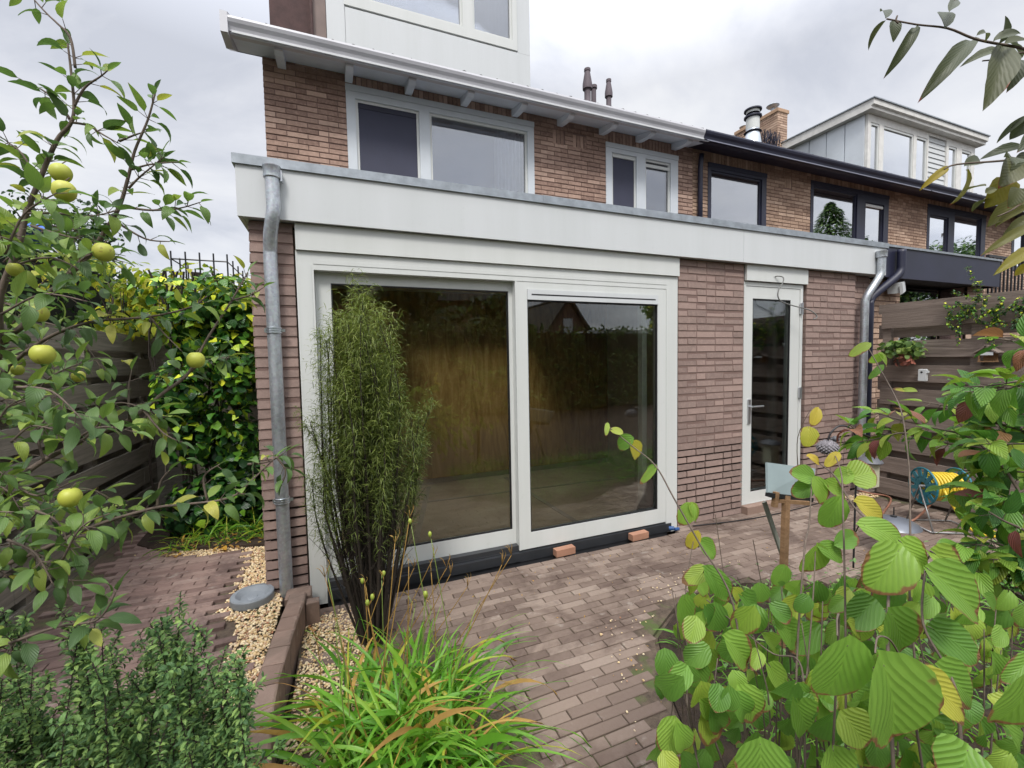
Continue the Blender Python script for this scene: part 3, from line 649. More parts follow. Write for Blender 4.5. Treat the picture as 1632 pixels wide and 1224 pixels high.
# cable, hanging from the panel over the door
pts = [AY(1235, 441, 2.97), AY(1240, 440, 2.95), AY(1248, 442, 2.93), AY(1248, 450, 2.92), AY(1241, 462, 2.915), AY(1240, 473, 2.91), AY(1246, 481, 2.90), AY(1260, 486, 2.89), AY(1275, 490, 2.87), AY(1290, 494, 2.85), AY(1299, 500, 2.83), AY(1302, 506, 2.82), AY(1296, 509, 2.81)]
def smooth_pts(p, n=4):
    out = []
    for i in range(len(p) - 1):
        a, b_, c, d = p[max(i - 1, 0)], p[i], p[i + 1], p[min(i + 2, len(p) - 1)]
        for k in range(n):
            t = k / n; out.append(0.5 * ((2 * b_) + (c - a) * t + (2 * a - 5 * b_ + 4 * c - d) * t * t + (3 * b_ - a - 3 * c + d) * t ** 3))
    return out + [p[-1]]
m = MB(); m.tube(smooth_pts(pts), 0.0055, 6); tag(m.build('loose_cable', simple('grey cable', (0.16, 0.16, 0.15, 1), 0.5), smooth=True), 'loose grey electric cable hanging out of the panel above the back door', 'cable')
# bricks and plug under the sill
for (px, py, l) in ((898, 877, 'loose terracotta brick propping the black sill near the middle post'), (1020, 855, 'loose terracotta brick under the right end of the black door sill')):
    c = GZ(px, py, 0.02); m = MB(); m.obox((c.x, 2.93, 0.022), (0.085, 0.004, 0), (0, 0.03, 0), (0, 0, 0.026)); tag(m.build('loose_brick', simple('terracotta', lin((160, 118, 96)), 0.9, bump=.4)), l, 'brick', 'loose bricks under the sill')
m = MB(); c = GZ(1056, 842, 0); m.tube([(c.x, 2.93, 0.03), (c.x + .03, 2.9, 0.035)], 0.018, 10); m.tube([(c.x + .06, 2.93, 0.012), (c.x + .10, 2.92, 0.012)], 0.014, 8)
tag(m.build('pipe_stub', simple('blue plastic', lin((40, 78, 130)), 0.4)), 'blue plastic pipe stub lying under the right end of the sill', 'pipe')
# downpipes
def downpipe(parent, pts, r, clamps, matn='zinc', hopper=None):
    m = MB(); m.tube(smooth_pts(pts, 5), r, 16); o = m.build('downpipe', matn, parent, smooth=True, sharp=60)
    for (p, rr) in clamps:
        c = MB()
        for dz in (-.014, 0, .014): c.lathe([(r + .001, -.005), (r + .006, -.003), (r + .006, .003), (r + .001, .005)], p + Vector((0, 0, dz)), 18)
        c.lathe([(r + .0015, -.018), (r + .0015, .018)], p, 18); c.box(p.x + r, p.x + r + .022, p.y - .006, p.y + .006, p.z - .008, p.z + .008); c.box(p.x - r - .012, p.x - r, p.y - .006, p.y + .006, p.z - .012, p.z + .012)
        c.box(p.x - .006, p.x + .006, p.y + r, p.y + r + .04, p.z - .006, p.z + .006)
        c.build('pipe_clamp', 'zincband', o, smooth=False)
    if hopper:
        c = MB(); p, w = hopper; c.lathe([(w * .86, -.06), (w, -.055), (w, .0), (w * 1.04, .003), (w * 1.04, .01), (w * .9, .01), (w * .9, -.02)], p, 20); c.box(p.x + w * .9, p.x + w * 1.12, p.y - .01, p.y + .03, p.z - .07, p.z - .01); c.build('pipe_collar', matn, o, smooth=True, sharp=40)
    return o
pr = 0.038
DPX = -0.335
downpipe(EXT, [Vector((-0.30, 2.885, 2.64)), Vector((-0.30, 2.885, 2.50)), Vector((-0.30, 2.886, 2.42)), Vector((-0.31, 2.892, 2.36)), Vector((-0.325, 2.915, 2.28)), Vector((-0.333, 2.94, 2.20)), Vector((DPX, 2.945, 2.14)), Vector((DPX, 2.945, 1.9)), Vector((DPX, 2.945, 1.0)), Vector((DPX, 2.945, 0.1))],
         pr, [(Vector((DPX, 2.945, 1.72)), 0), (Vector((DPX, 2.945, 0.69)), 0)], hopper=(Vector((-0.30, 2.885, 2.645)), .046))
downpipe(EXT, [Vector((5.47, 2.885, 2.60)), Vector((5.47, 2.885, 2.47)), Vector((5.468, 2.886, 2.38)), Vector((5.43, 2.90, 2.30)), Vector((5.34, 2.93, 2.16)), Vector((5.315, 2.945, 2.08)), Vector((5.31, 2.945, 1.98)), Vector((5.31, 2.945, 1.0)), Vector((5.31, 2.945, 0.02))],
         pr, [(Vector((5.31, 2.945, 1.62)), 0), (Vector((5.31, 2.945, .55)), 0)], hopper=(Vector((5.47, 2.885, 2.60)), .05))
# ================================================================== MAIN HOUSE
def tiled_roof(parent, x0, x1, y0=5.24, z0=4.955, s=0.6, ridge=10.2):
    m = MB(); T = 0.21; nx = int((x1 - x0) / T * 6); rows = int((ridge - y0) / 0.30)
    vs = []; fs = []; w = nx + 1; c = 0
    for r in range(rows + 1):
        for q in (0, 1):
            y = y0 + (r + (q * 0.98)) * 0.30 if q else y0 + r * 0.30
            for i in range(nx + 1):
                x = x0 + (x1 - x0) * i / nx; ph = (x / T) % 1.0
                h = 0.028 * math.exp(-((ph - 0.5) / 0.17) ** 2) + 0.01 * noise.noise(Vector((int(x / T) * 3.1, r * 1.7, 0)))
                vs.append((x, y, z0 + (y - y0) * s + h + (0.035 if q == 0 else 0.008)))
            c += 1
    for k in range(c - 1):
        for i in range(nx): a = k * w + i; fs.append((a, a + 1, a + w + 1, a + w))
    # front lip
    o = len(vs)
    for i in range(nx + 1): vs.append((vs[i][0], vs[i][1] + .004, z0 - .02))
    for i in range(nx): fs.append((o + i, o + i + 1, i + 1, i))
    yr = y0 + rows * .30 + .3; zr = z0 + (yr - y0) * s
    vs += [(x0, yr, zr), (x1, yr, zr), (x1, 2 * yr - 5.2, 4.98), (x0, 2 * yr - 5.2, 4.98)]; o = len(vs) - 4; fs.append((o, o + 1, o + 2, o + 3))
    m.add(vs, fs); return m.build('roof', 'tile', parent)
GP = [(5.205, 4.985), (5.192, 4.978), (5.188, 4.955), (5.200, 4.925), (5.222, 4.895), (5.232, 4.868), (5.232, 4.852), (5.34, 4.852), (5.34, 4.985)]
def gutter(parent, x0, x1, mat, line):
    m = MB(); m.prism(GP, x0, x1); g_ = m.build('gutter', mat, parent)
    m = MB(); m.box(x0 + .06, x1, 5.222, 5.231, 4.838, 4.8515); m.build('gutter_lip', line, g_); return g_
HS = thing('terraced_house', 'brown brick end of terrace house with white gutter and tall white dormer', 'house', (2.5, 8, 0))
WA, WB = (0.23, 2.70, 3.62, 4.84), (3.896, 5.285, 3.62, 4.775)
m = MB(); brick_face(m, -0.63, 5.60, 2.5, 4.95, 5.7, holes=[WA, WB], soldiers=[(-0.05 + .28, 2.70, 4.84, 4.95), (3.896, 5.285, 4.775, 4.95), (3.33, 3.56, 4.60, 4.79), (3.0, 3.2, 4.60, 4.81)], wild=0.12, proud=0.006)
brick_face(m, 5.7, 13.9, 2.5, 4.95, -0.63, side='l')
wl = m.build('wall', 'brick_main', HS)
m = MB()
for (a, b_, c, d) in rects_minus(-0.627, 5.60, 0.0, 4.96, [(WA[0] + .01, WA[1] - .01, WA[2], WA[3] - .01), (WB[0] + .01, WB[1] - .01, WB[2], WB[3] - .01), (0.0, 3.5, 0.05, 2.3)]): m.box(a, b_, 5.7035, 5.86, c, d)
m.box(-0.627, -0.4, 5.86, 13.9, 0, 4.95); m.box(5.4, 5.6, 5.86, 13.9, 0, 4.95); m.box(-0.627, 5.6, 13.9, 14.1, 0, 4.95)
m.add([(-.6, 5.7, 4.95), (-.6, 13.9, 4.95), (-.6, 9.9, 7.75)], [(0, 1, 2)])
m.box(-.4, 5.4, 5.86, 13.9, 2.45, 2.5)
m.build('mortar', 'mortar', wl)
def window(parent, x0, x1, z0, z1, y, panes, fm, gm, header=0.07, name='window', pane_name='pane', inner=None, seal=None):
    m = MB(); framed(m, x0, x1, z0, z1 - header - .002, panes, y - 0.012, y + 0.09)
    if header: m.box(x0 - .004, x1 + .004, y - 0.020, y + .05, z1 - header, z1)
    w = m.build(name, fm, parent)
    for p in panes:
        m = MB(); m.box(p[0], p[1], y + 0.035, y + 0.041, p[2], p[3]); m.build(pane_name, gm, w)
        m = MB(); framed(m, p[0], p[1], p[2], p[3], [(p[0] + .03, p[1] - .03, p[2] + .03, p[3] - .03)], y + .012, y + .034); m.build('sash', inner or fm, w)
    return w
wA = window(HS, *WA, 5.7, [(0.335, 1.095, 3.7, 4.69), (1.228, 2.60, 3.7, 4.70)], 'trim', 'glass_up', inner='cream')
m = MB(); m.box(0.37, 1.07, 5.722, 5.726, 3.7, 4.66); m.build('insect_screen', 'frost', wA)
m = MB(); m.box(0.34, 1.09, 5.715, 5.73, 4.60, 4.665); m.build('blind_box', 'navy', wA)
def drape(mb, x0, x1, y, z0, z1, n=8, amp=.035):
    N = n * 8; vs = []
    for i in range(N + 1):
        x = x0 + (x1 - x0) * i / N; yy = y + amp * math.sin(i / 8 * 6.283) * (0.7 + .3 * math.sin(i * .37)); vs += [(x, yy, z0), (x, yy - .004, z1)]
    mb.add(vs, [(2 * i, 2 * i + 2, 2 * i + 3, 2 * i + 1) for i in range(N)])
m = MB(); drape(m, 2.16, 2.6, 5.86, 3.5, 4.72); m.build('curtain', 'curtain', wA, smooth=True)
m = MB(); m.box(1.2, 2.62, 5.98, 5.99, 3.5, 4.75); m.build('sky_backing', 'sky_backing', wA)  # sheet coloured like reflected sky, behind the right pane
wB = window(HS, *WB, 5.7, [(4.005, 4.46, 3.7, 4.64), (4.63, 5.135, 3.7, 4.64)], 'trim', 'glass_up', inner='cream')
m = MB(); m.box(4.03, 4.44, 5.722, 5.726, 3.7, 4.60); m.build('insect_screen', 'frost', wB)
m = MB(); m.box(4.64, 5.13, 5.80, 5.81, 3.6, 4.64); m.build('sky_backing', 'sky_backing', wB)  # same sheet in reflected sky colour, behind the second window
m = MB(); m.box(4.64, 5.125, 5.70, 5.722, 4.52, 4.57, .5, .004); m.box(4.02, 4.45, 5.70, 5.722, 4.58, 4.61); m.build('ventilation_grille', 'cream', wB)
gutter(HS, -0.90, 5.36, 'gutterw', 'white')
m = MB(); m.add([(-.86, 5.25, 4.842), (5.5, 5.25, 4.842), (5.5, 5.698, 4.952), (-.86, 5.698, 4.952), (-.86, 5.25, 4.86), (5.5, 5.25, 4.86), (5.5, 5.698, 4.97), (-.86, 5.698, 4.97)], [(0, 1, 2, 3), (7, 6, 5, 4), (0, 4, 5, 1), (3, 2, 6, 7), (0, 3, 7, 4), (1, 5, 6, 2)]); m.build('soffit', 'soffit', HS)
for x in (-0.439, 0.268, 0.966, 1.683, 2.405, 3.11, 3.816, 4.481, 5.188):
    m = MB(); m.prism([(5.33, 4.859), (5.335, 4.825), (5.40, 4.812), (5.60, 4.835), (5.69, 4.855), (5.69, 4.948)], x - .042, x + .042); br = m.build('rafter_bracket', 'soffit', HS)
    m = MB(); m.box(x - .041, x + .041, 5.318, 5.334, 4.828, 4.856); m.build('bracket_cap', 'gutterw', br)
m = MB(); m.prism([(5.186, 5.005), (5.186, 4.805), (5.44, 4.80), (5.72, 4.955), (9.9, 7.55), (9.9, 7.80), (5.4, 5.10)], -0.93, -0.865); m.build('bargeboard', 'gutterw', HS)
m = MB(); m.box(-.87, -.63, 5.30, 5.7, 4.972, 4.985); m.prism([(5.72, 4.955), (9.9, 7.46), (9.9, 7.49), (5.72, 4.985)], -0.863, -0.62); m.build('verge_board', 'soffit', HS)
tiled_roof(HS, -0.92, 5.50)
# dormer on the main house
m = MB(); m.box(0.05, 2.70, 5.78, 8.6, 4.99, 5.79); m.box(0.05, 0.24, 5.78, 8.6, 5.792, 7.4); m.box(2.51, 2.70, 5.78, 8.6, 5.792, 7.4); m.box(-.05, 2.8, 5.62, 9.6, 7.4, 7.6); m.box(.24, 2.51, 7.0, 7.1, 5.79, 7.4)
DM = m.build('dormer', 'white', HS)
m = MB(); m.box(0.26, 2.505, 5.762, 5.779, 5.08, 5.775); m.box(0.052, 0.255, 5.765, 5.779, 5.0, 7.38); m.build('dormer_panel', 'white', DM)
window(HS, 0.25, 2.50, 5.80, 7.38, 5.77, [(0.42, 1.72, 5.92, 7.25), (1.86, 2.43, 5.92, 7.25)], 'cream', 'glass_up', header=0)
m = MB(); drape(m, 2.1, 2.42, 5.95, 5.85, 7.3, 6); m.build('curtain', 'curtain', HS, smooth=True)
m = MB(); m.box(0.3, 2.45, 6.3, 6.31, 5.8, 7.38); m.build('sky_backing', 'sky_backing', HS)  # sheet carrying the sky reflection colour, behind the dormer panes
m = MB(); m.box(-0.56, -0.13, 5.9, 8.6, 5.0, 7.3); m.build('chimney', 'brownclad', HS)
m = MB(); m.box(-0.128, 0.045, 5.85, 8.5, 5.0, 7.3); m.build('dormer_cheek', simple('taupe cladding', lin((128, 112, 106)), .7), HS)
m = MB(); m.tube([(-0.11, 5.80, 5.02), (-0.11, 5.80, 7.3)], 0.016, 8); m.build('cable_duct', 'brownclad', HS)
VENTM = simple('dull grey purple vent', lin((92, 82, 88)), .7)
for (px, py0, py1, y, r) in ((936, 110, 162, 6.6, .055), (946, 137, 160, 6.9, .045), (970, 127, 166, 6.6, .045)):
    t = AY(px, py0, y); bz = 4.985 + (y - 5.24) * .6; h = t.z; m = MB()
    if r > .05 or px == 970: m.lathe([(r * 1.5, bz - .1), (r * 1.4, bz + .06), (r, bz + .1), (r, bz + (h - bz) * .45), (r * 1.5, bz + (h - bz) * .47), (r * 1.5, bz + (h - bz) * .6), (r * .85, h - .05), (r, h - .04), (r, h), (0.001, h)], (t.x, y, 0), 14)
    else: m.lathe([(r, bz - .1), (r, h - .06), (r * 1.4, h - .05), (r * 1.4, h), (0.001, h)], (t.x, y, 0), 14)
    m.build('roof_vent', VENTM, HS, smooth=True, sharp=30)
# ================================================================== NEXT HOUSES
N2 = thing('terraced_house', 'middle terrace house with navy gutter, dark window frames and black fascia', 'house', (8.5, 8, 0))
N3 = thing('terraced_house', 'far terrace house with zinc cheeked cream dormer and navy gutter', 'house', (14.5, 8, 0))
WC, WD, WE, WF = (5.93, 7.325, 3.6, 4.78), (8.52, 10.985, 3.6, 4.83), (12.43, 14.955, 3.6, 4.84), (16.27, 17.9, 3.6, 4.82)
for (root, x0, x1, hs, hz) in ((N2, 5.601, 11.5, [WC, WD], 4.95), (N3, 11.501, 18.5, [WE, WF], 4.95)):
    m = MB(); brick_face(m, x0, x1, 2.4, 4.95, 5.7, holes=hs, soldiers=[(h[0], h[1], h[3], 4.95) for h in hs] + [(x0 + 2.2, x0 + 2.4, 4.6, 4.78)], wild=.12)
    w_ = m.build('wall', 'brick_next', root); m = MB()
    for (a, b_, c, d) in rects_minus(x0, x1, 0.0, 4.96, [(h[0] + .01, h[1] - .01, h[2], h[3] - .01) for h in hs]): m.box(a, b_, 5.7035, 5.86, c, d)
    m.box(x1 - .2, x1, 5.86, 13.9, 0, 4.95); m.box(x0, x1 - .2, 13.9, 14.1, 0, 4.95); m.box(x0 + .3, x1 - .2, 5.86, 13.9, 2.4, 2.45); m.build('mortar', 'mortar', w_)
    gutter(root, x0 if root is N3 else 5.37, x1, 'navy', simple('grey lip', (0.2, 0.21, 0.27, 1), .4))
    m = MB(); a = x0 if root is N3 else 5.505; m.add([(a, 5.25, 4.842), (x1, 5.25, 4.842), (x1, 5.698, 4.952), (a, 5.698, 4.952), (a, 5.25, 4.86), (x1, 5.25, 4.86), (x1, 5.698, 4.97), (a, 5.698, 4.97)], [(0, 1, 2, 3), (7, 6, 5, 4), (0, 4, 5, 1), (3, 2, 6, 7), (0, 3, 7, 4), (1, 5, 6, 2)]); m.build('soffit', 'navy', root)
    k_ = a + .5
    while k_ < x1 and False:
        m = MB(); m.prism([(5.33, 4.859), (5.335, 4.815), (5.40, 4.79), (5.60, 4.785), (5.69, 4.80), (5.69, 4.948)], k_ - .045, k_ + .045); m.build('rafter_bracket', 'navy', root); k_ += .71
    tiled_roof(root, a, x1)
wC = window(N2, *WC, 5.7, [(6.0, 7.21, 3.7, 4.66)], 'navy', 'glass_next', header=.07, inner='navy')
m = MB(); m.box(5.98, 7.2, 5.695, 5.712, 4.665, 4.70); m.build('ventilation_grille', 'cream', wC)
wD = window(N2, *WD, 5.7, [(8.6, 9.93, 3.7, 4.74), (10.2, 10.82, 3.7, 4.62)], 'navy', 'glass_next', header=.06, inner='navy')
m = MB(); m.box(10.22, 10.80, 5.695, 5.72, 4.54, 4.59); m.build('ventilation_grille', 'cream', wD)
wE = window(N3, *WE, 5.7, [(12.53, 13.3, 3.7, 4.62), (13.55, 14.75, 3.7, 4.75)], 'navy', 'glass_next', header=.05, inner='navy')
wF = window(N3, *WF, 5.7, [(16.4, 17.0, 3.7, 4.7), (17.1, 17.8, 3.7, 4.7)], 'navy', 'glass_next', header=.05, inner='navy')
m = MB(); drape(m, 13.6, 14.7, 5.9, 3.5, 4.8, 12); m.build('curtain', 'curtain', wE, smooth=True)
m = MB(); drape(m, 10.2, 10.8, 5.9, 3.5, 4.8, 5); drape(m, 8.6, 8.8, 5.9, 3.5, 4.8, 3); m.build('curtain', 'curtain', wD, smooth=True)
m = MB(); m.tube([(5.70, 5.60, 4.84), (5.70, 5.62, 4.75), (5.70, 5.63, 4.6), (5.70, 5.63, 2.75)], 0.04, 14); m.build('downpipe', 'navy', N2, smooth=True)
# chimney and flues of the middle house
m = MB(); brick_face(m, 11.06, 11.43, 6.4, 7.93, 8.3, pitch=.0625); brick_face(m, 8.3, 9.6, 6.4, 7.93, 11.06, side='l')
ch = m.build('chimney', 'brick_next', N2)
m = MB(); m.box(11.064, 11.43, 8.304, 9.6, 6.2, 7.93); m.box(11.03, 11.46, 8.27, 9.63, 7.932, 8.03, .5, .01); m.build('chimney_cap', simple('chimney mortar', lin((168, 138, 112)), .9), ch)
for (yy, xx, r, h) in ((8.55, 11.2, .16, .22), (9.0, 11.2, .14, .12), (9.45, 11.2, .12, .10)):
    m = MB(); m.lathe([(.05, 8.02), (.05, 8.03 + h * .6), (r * .8, 8.03 + h * .75), (r, 8.03 + h * .9), (r * .9, 8.03 + h), (.001, 8.03 + h + .03)], (xx, yy, 0), 16); m.build('chimney_cowl', 'lead', ch, smooth=True, sharp=30)
t = AY(1200, 176, 8.0)
fx, fz = t.x, t.z
m = MB(); m.lathe([(.26, fz - 1.2), (.17, fz - .62), (.15, fz - .55), (.15, fz - .17), (.10, fz - .16), (.10, fz - .10)], (fx, 8.0, 0), 20); fu = m.build('flue_pipe', 'zincband', N2, smooth=True, sharp=30)
m = MB(); m.lathe([(.152, fz - .47), (.152, fz - .2)], (fx, 8.0, 0), 20); m.lathe([(.152, fz - .08), (.152, fz - .02)], (fx, 8, 0), 20); m.build('flue_sleeve', 'cream', fu, smooth=True)
for prof in ([(.155, fz - .20), (.20, fz - .18), (.20, fz - .15), (.155, fz - .13)], [(.2, fz - .02), (.2, fz + .01), (.1, fz + .05), (.001, fz + .06)], [(.155, fz - .55), (.2, fz - .53), (.155, fz - .5)]):
    m = MB(); m.lathe(prof, (fx, 8.0, 0), 20); m.build('flue_collar', 'navy', fu, smooth=True, sharp=30)
m = MB()
for i in range(60):
    a = rnd(10.1, 10.9); m.tube([(a, 8.1, 6.85 + rnd(0, .1)), (a + rnd(-.12, .12), 8.1 + rnd(-.1, .1), 7.1 + rnd(0, .15))], .008, 3)
m.build('bird_spikes', 'navy', N2)
# cream dormer on the far house
m = MB(); Z1 = 6.86
m.box(11.40, 15.98, 6.42, 9.0, 5.2, 6.94)
D3 = m.build('dormer', 'trim', N3)
m = MB(); m.prism([(6.15, 7.14), (6.15, 7.03), (6.20, 7.01), (6.20, 6.955), (6.36, 6.95), (9.0, 6.95), (9.0, 7.14)], 11.22, 16.12); m.build('dormer_roof', simple('cream grey fascia', (0.62, 0.61, 0.58, 1), .5), D3)
m = MB(); m.box(11.19, 16.15, 6.12, 9.03, 7.142, 7.165); m.build('dormer_capping', 'lead', D3)
pn = [(11.50, 11.82), (11.98, 13.18), (13.30, 13.76), (14.72, 15.1), (15.34, 15.80)]
m = MB(); framed(m, 11.40, 15.98, 5.3, 6.948, [(a, b_, 5.4, 6.78) for a, b_ in pn] + [(13.82, 14.62, 5.4, 6.88)], 6.35, 6.41); m.build('dormer_frame', simple('cream joinery', (0.66, 0.65, 0.62, 1), .5), D3)
m = MB()
for i in range(12): z = 5.41 + i * .122; m.add([(13.82, 6.37, z), (14.62, 6.37, z), (14.62, 6.39, z + .12), (13.82, 6.39, z + .12), (13.82, 6.40, z), (14.62, 6.40, z)], [(0, 1, 2, 3), (0, 4, 5, 1)])
m.build('weatherboard', 'white', D3)
for i, (a, b_) in enumerate(pn):
    m = MB(); m.box(a + .04, b_ - .04, 6.39, 6.395, 5.45, 6.73); m.build('pane', 'glass_next', D3)
    m = MB(); framed(m, a + .002, b_ - .002, 5.402, 6.778, [(a + .04, b_ - .04, 5.45, 6.73)], 6.362, 6.388); m.build('sash', 'cream', D3)
m = MB(); y = 6.412
for i in range(6):
    y1 = y + .42; m.box(11.372, 11.398, y, y1 - .02, 5.2, 6.94); y = y1
m.build('dormer_cheek', simple('smooth zinc sheet', (0.62, 0.66, 0.70, 1), .35, .25, var=.12, scale=1.2), D3)
# black fascia, wall and opening under it
m = MB(); m.box(5.68, 8.16, 2.95, 2.98, 2.36, 2.69); m.box(5.66, 5.68, 2.95, 5.6, 2.36, 2.69); m.box(8.14, 8.16, 2.98, 5.6, 2.36, 2.69); m.build('fascia', 'navy', N2)
m = MB(); m.box(5.67, 8.18, 2.935, 3.05, 2.691, 2.715); m.build('roof_capping', 'lead', N2)
m = MB(); m.box(5.67, 8.14, 2.985, 5.65, 2.38, 2.62); m.build('roof_deck', 'deck', N2)
for (a, b_, c_) in ((5.62, 6.25, 3.3), (7.75, 8.15, 5.6)):
    m = MB(); brick_face(m, a, b_, 0, 2.37, 3.10); w_ = m.build('wall', 'brick_next', N2)
    m = MB(); m.box(a, b_, 3.103, c_, 0, 2.37); m.build('mortar', 'mortar', w_)
m = MB(); m.box(6.25, 7.75, 3.3, 3.35, 0, .9); m.build('low_wall', 'mortar', N2)
m = MB(); m.box(6.26, 7.74, 3.25, 3.26, .9, 2.33); m.build('pane', 'glass_dark', N2)
m = MB(); m.box(6.26, 7.74, 3.6, 3.62, 0.1, 2.36); m.build('inner_wall', 'dark', N2)
m = MB(); m.tube(smooth_pts([Vector((5.86, 2.90, 2.66)), Vector((5.86, 2.90, 2.5)), Vector((5.85, 2.90, 2.42)), Vector((5.78, 2.92, 2.34)), Vector((5.55, 2.99, 2.16)), Vector((5.50, 3.0, 2.08)), Vector((5.49, 3.0, 1.9)), Vector((5.49, 3.0, 0.05))]), .042, 14); m.build('downpipe', 'navy', N2, smooth=True)
m = MB(); m.obox((6.02, 3.02, 2.27), (.085, .03, .02), (-.03, .06, 0), (-.012, 0, .055)); m.obox((6.03, 2.965, 2.25), (.08, .028, .02), (-.005, .012, -.008), (-.012, 0, .05)); m.tube([(5.9, 3.1, 2.3), (5.98, 3.04, 2.28)], .02, 8)
m.build('security_light', 'white', N2)
m = MB(); brick_face(m, 8.3, 12.5, 0, 2.45, 3.3, shift=.1); w_ = m.build('wall', 'brick_next', N3); m = MB(); m.box(8.3, 12.5, 3.303, 5.6, 0, 2.46); m.build('mortar', 'mortar', w_)
m = MB(); x = 8.34
while x < 12.3: m.box(x, x + .018, 3.12, 3.138, 2.02, 2.80); x += .105
m.box(8.3, 12.4, 3.11, 3.148, 2.80, 2.835); m.box(8.3, 12.4, 3.115, 3.143, 2.08, 2.11)
m.build('railing', 'blackrail', N3)
# ================================================================== FENCES
def fence(root, mat, x, y0, y1, tops, hgt, face, posts, z0, gapback=True, capw=True, plen=1.8):
    """boards run along y at plane x; face=+1 looks towards +x"""
    for z in tops:
        m = MB(); y = y0; 
        seg = [y0]
        while seg[-1] < y1 - 0.1: seg.append(min(seg[-1] + plen, y1))
        for a, b_ in zip(seg[:-1], seg[1:]):
            N = max(2, int((b_ - a) / 0.09)); r = random.random(); vs = []; dx = rnd(0, .006); tl = rnd(-.006, .006)
            for i in range(N + 1):
                yy = a + (b_ - a - .004) * i / N
                wt = 0.007 * noise.noise(Vector((yy * 5, z * 9, 1))) + 0.004 * noise.noise(Vector((yy * 23, z * 9, 5))); wb = 0.005 * noise.noise(Vector((yy * 5, z * 9, 8)))
                k = tl * (i / N - .5)
                for (u, zz) in ((0, z - hgt + wb + k), (0.022, z - hgt + wb + k), (0.022, z + wt + k), (0, z + wt + k)): vs.append((x + face * (u + dx), yy, zz))
            fs = [(0, 1, 2, 3), (4 * N + 3, 4 * N + 2, 4 * N + 1, 4 * N)]
            for i in range(N):
                for q in range(4): a_, b2 = 4 * i + q, 4 * i + (q + 1) % 4; fs.append((a_, a_ + 4, b2 + 4, b2))
            m.add(vs, fs, r)
        m.build('fence_board', mat, root)
    if gapback:
        m = MB()
        for z in tops: m.box(x - face * .075, x - face * .055, y0, y1, z - hgt - .10, z - hgt + .04, random.random())
        m.build('rear_board', mat, root)
    for yy in posts:
        m = MB(); m.box(x - .053 * face if face > 0 else x, x if face > 0 else x + .053, yy - .035, yy + .035, z0 - .05, max(tops) - .01, random.random()); m.build('fence_post', mat, root)
FL = thing('board_fence', 'weathered grey horizontal board fence behind the apple branches', 'fence', (-1.72, 2, 0))
fence(FL, 'fence_l', -1.72, -4.0, 5.3, [1.80 - .205 * i for i in range(9)], 0.15, 1, [0.6, 2.4, 4.2, 5.2], 0.1)
m = MB(); m.box(-1.79, -1.70, 3.30, 3.39, 0.0, 0.62, .9, .004); m.build('fence_post', 'fence_l', FL)
m = MB(); m.box(-1.95, -0.5, 5.32, 5.36, .1, 1.80); m.build('end_panel', 'fence_l', FL)
FR = thing('board_fence', 'dark brown rough board fence right of the back door', 'fence', (5.38, 1.5, 0))
fence(FR, 'fence_r', 5.36, 0.2, 2.86, [1.94, 1.64, 1.39, 1.15, .91, .67, .43, .2], 0.165, -1, [2.76, 2.07, 0.6], -0.05, plen=2.6)
m = MB(); m.box(5.40, 5.42, .2, 2.86, 1.93, 2.03, .5); m.build('rear_board', 'fence_r', FR)
# ================================================================== PLANT TOOLS
def rvec(): 
    v = Vector((rnd(-1, 1), rnd(-1, 1), rnd(-1, 1)))
    return v.normalized() if v.length > .01 else Vector((0, 0, 1))
def leafy(ml, ms, pts, L=(.06, .085), ratio=.5, step=.035, shape='apple', spur=.12, start=.15, r0=.004, r1=.0015, droop=.3, curl=.75, fold=.35, rbias=None, nv=6, stemn=6, pet=.02):
    pts = smooth_pts([Vector(p) for p in pts], 5)
    if ms is not None: ms.tube(pts, [r0 + (r1 - r0) * i / (len(pts) - 1) for i in range(len(pts))], stemn)
    tot = sum((pts[i + 1] - pts[i]).length for i in range(len(pts) - 1)); acc = 0; nxt = tot * start; ang = rnd(0, 6)
    for i in range(len(pts) - 1):
        d = pts[i + 1] - pts[i]; l = d.length
        if l < 1e-6: continue
        t = d / l; o = t.orthogonal().normalized()
        while nxt < acc + l:
            p = pts[i] + t * (nxt - acc); n = 1 if random.random() > spur * 3 else random.randint(3, 5)
            for _ in range(n):
                ang += 2.4 + rnd(-.4, .4); out = Matrix.Rotation(ang, 3, t) @ o
                dirn = (out * rnd(.7, 1.1) + t * rnd(.3, .9) + Vector((0, 0, rnd(-droop, .25)))).normalized()
                b = p + dirn * rnd(pet * .6, pet * 1.4)
                if ms is not None: ms.tube([p, b], [.0012, .0009], 3, cap=False)
                ll = rnd(*L); q = random.random(); q = q * q if rbias is None else rbias(q)
                ml.leaf(b, dirn, Vector((rnd(-.5, .5), rnd(-.5, .5), 1)), ll, ll * ratio * rnd(.85, 1.15), shape, rnd(curl * .2, curl * 1.6), rnd(fold * .3, fold * 1.5), 2, nv, q)
            nxt += step * rnd(.7, 1.3)
        acc += l
    # end leaf
    ll = rnd(*L); ml.leaf(pts[-1], (pts[-1] - pts[-3]).normalized(), Vector((0, 0, 1)), ll * .8, ll * .8 * ratio, shape, .2, .3, 2, nv, rnd(0, .6))
def PX(lst, d):
    out = []
    for i, q in enumerate(lst):
        dd = q[2] if len(q) > 2 else (d if not isinstance(d, tuple) else d[0] + (d[1] - d[0]) * i / max(1, len(lst) - 1)); out.append(P(q[0], q[1], dd))
    return out
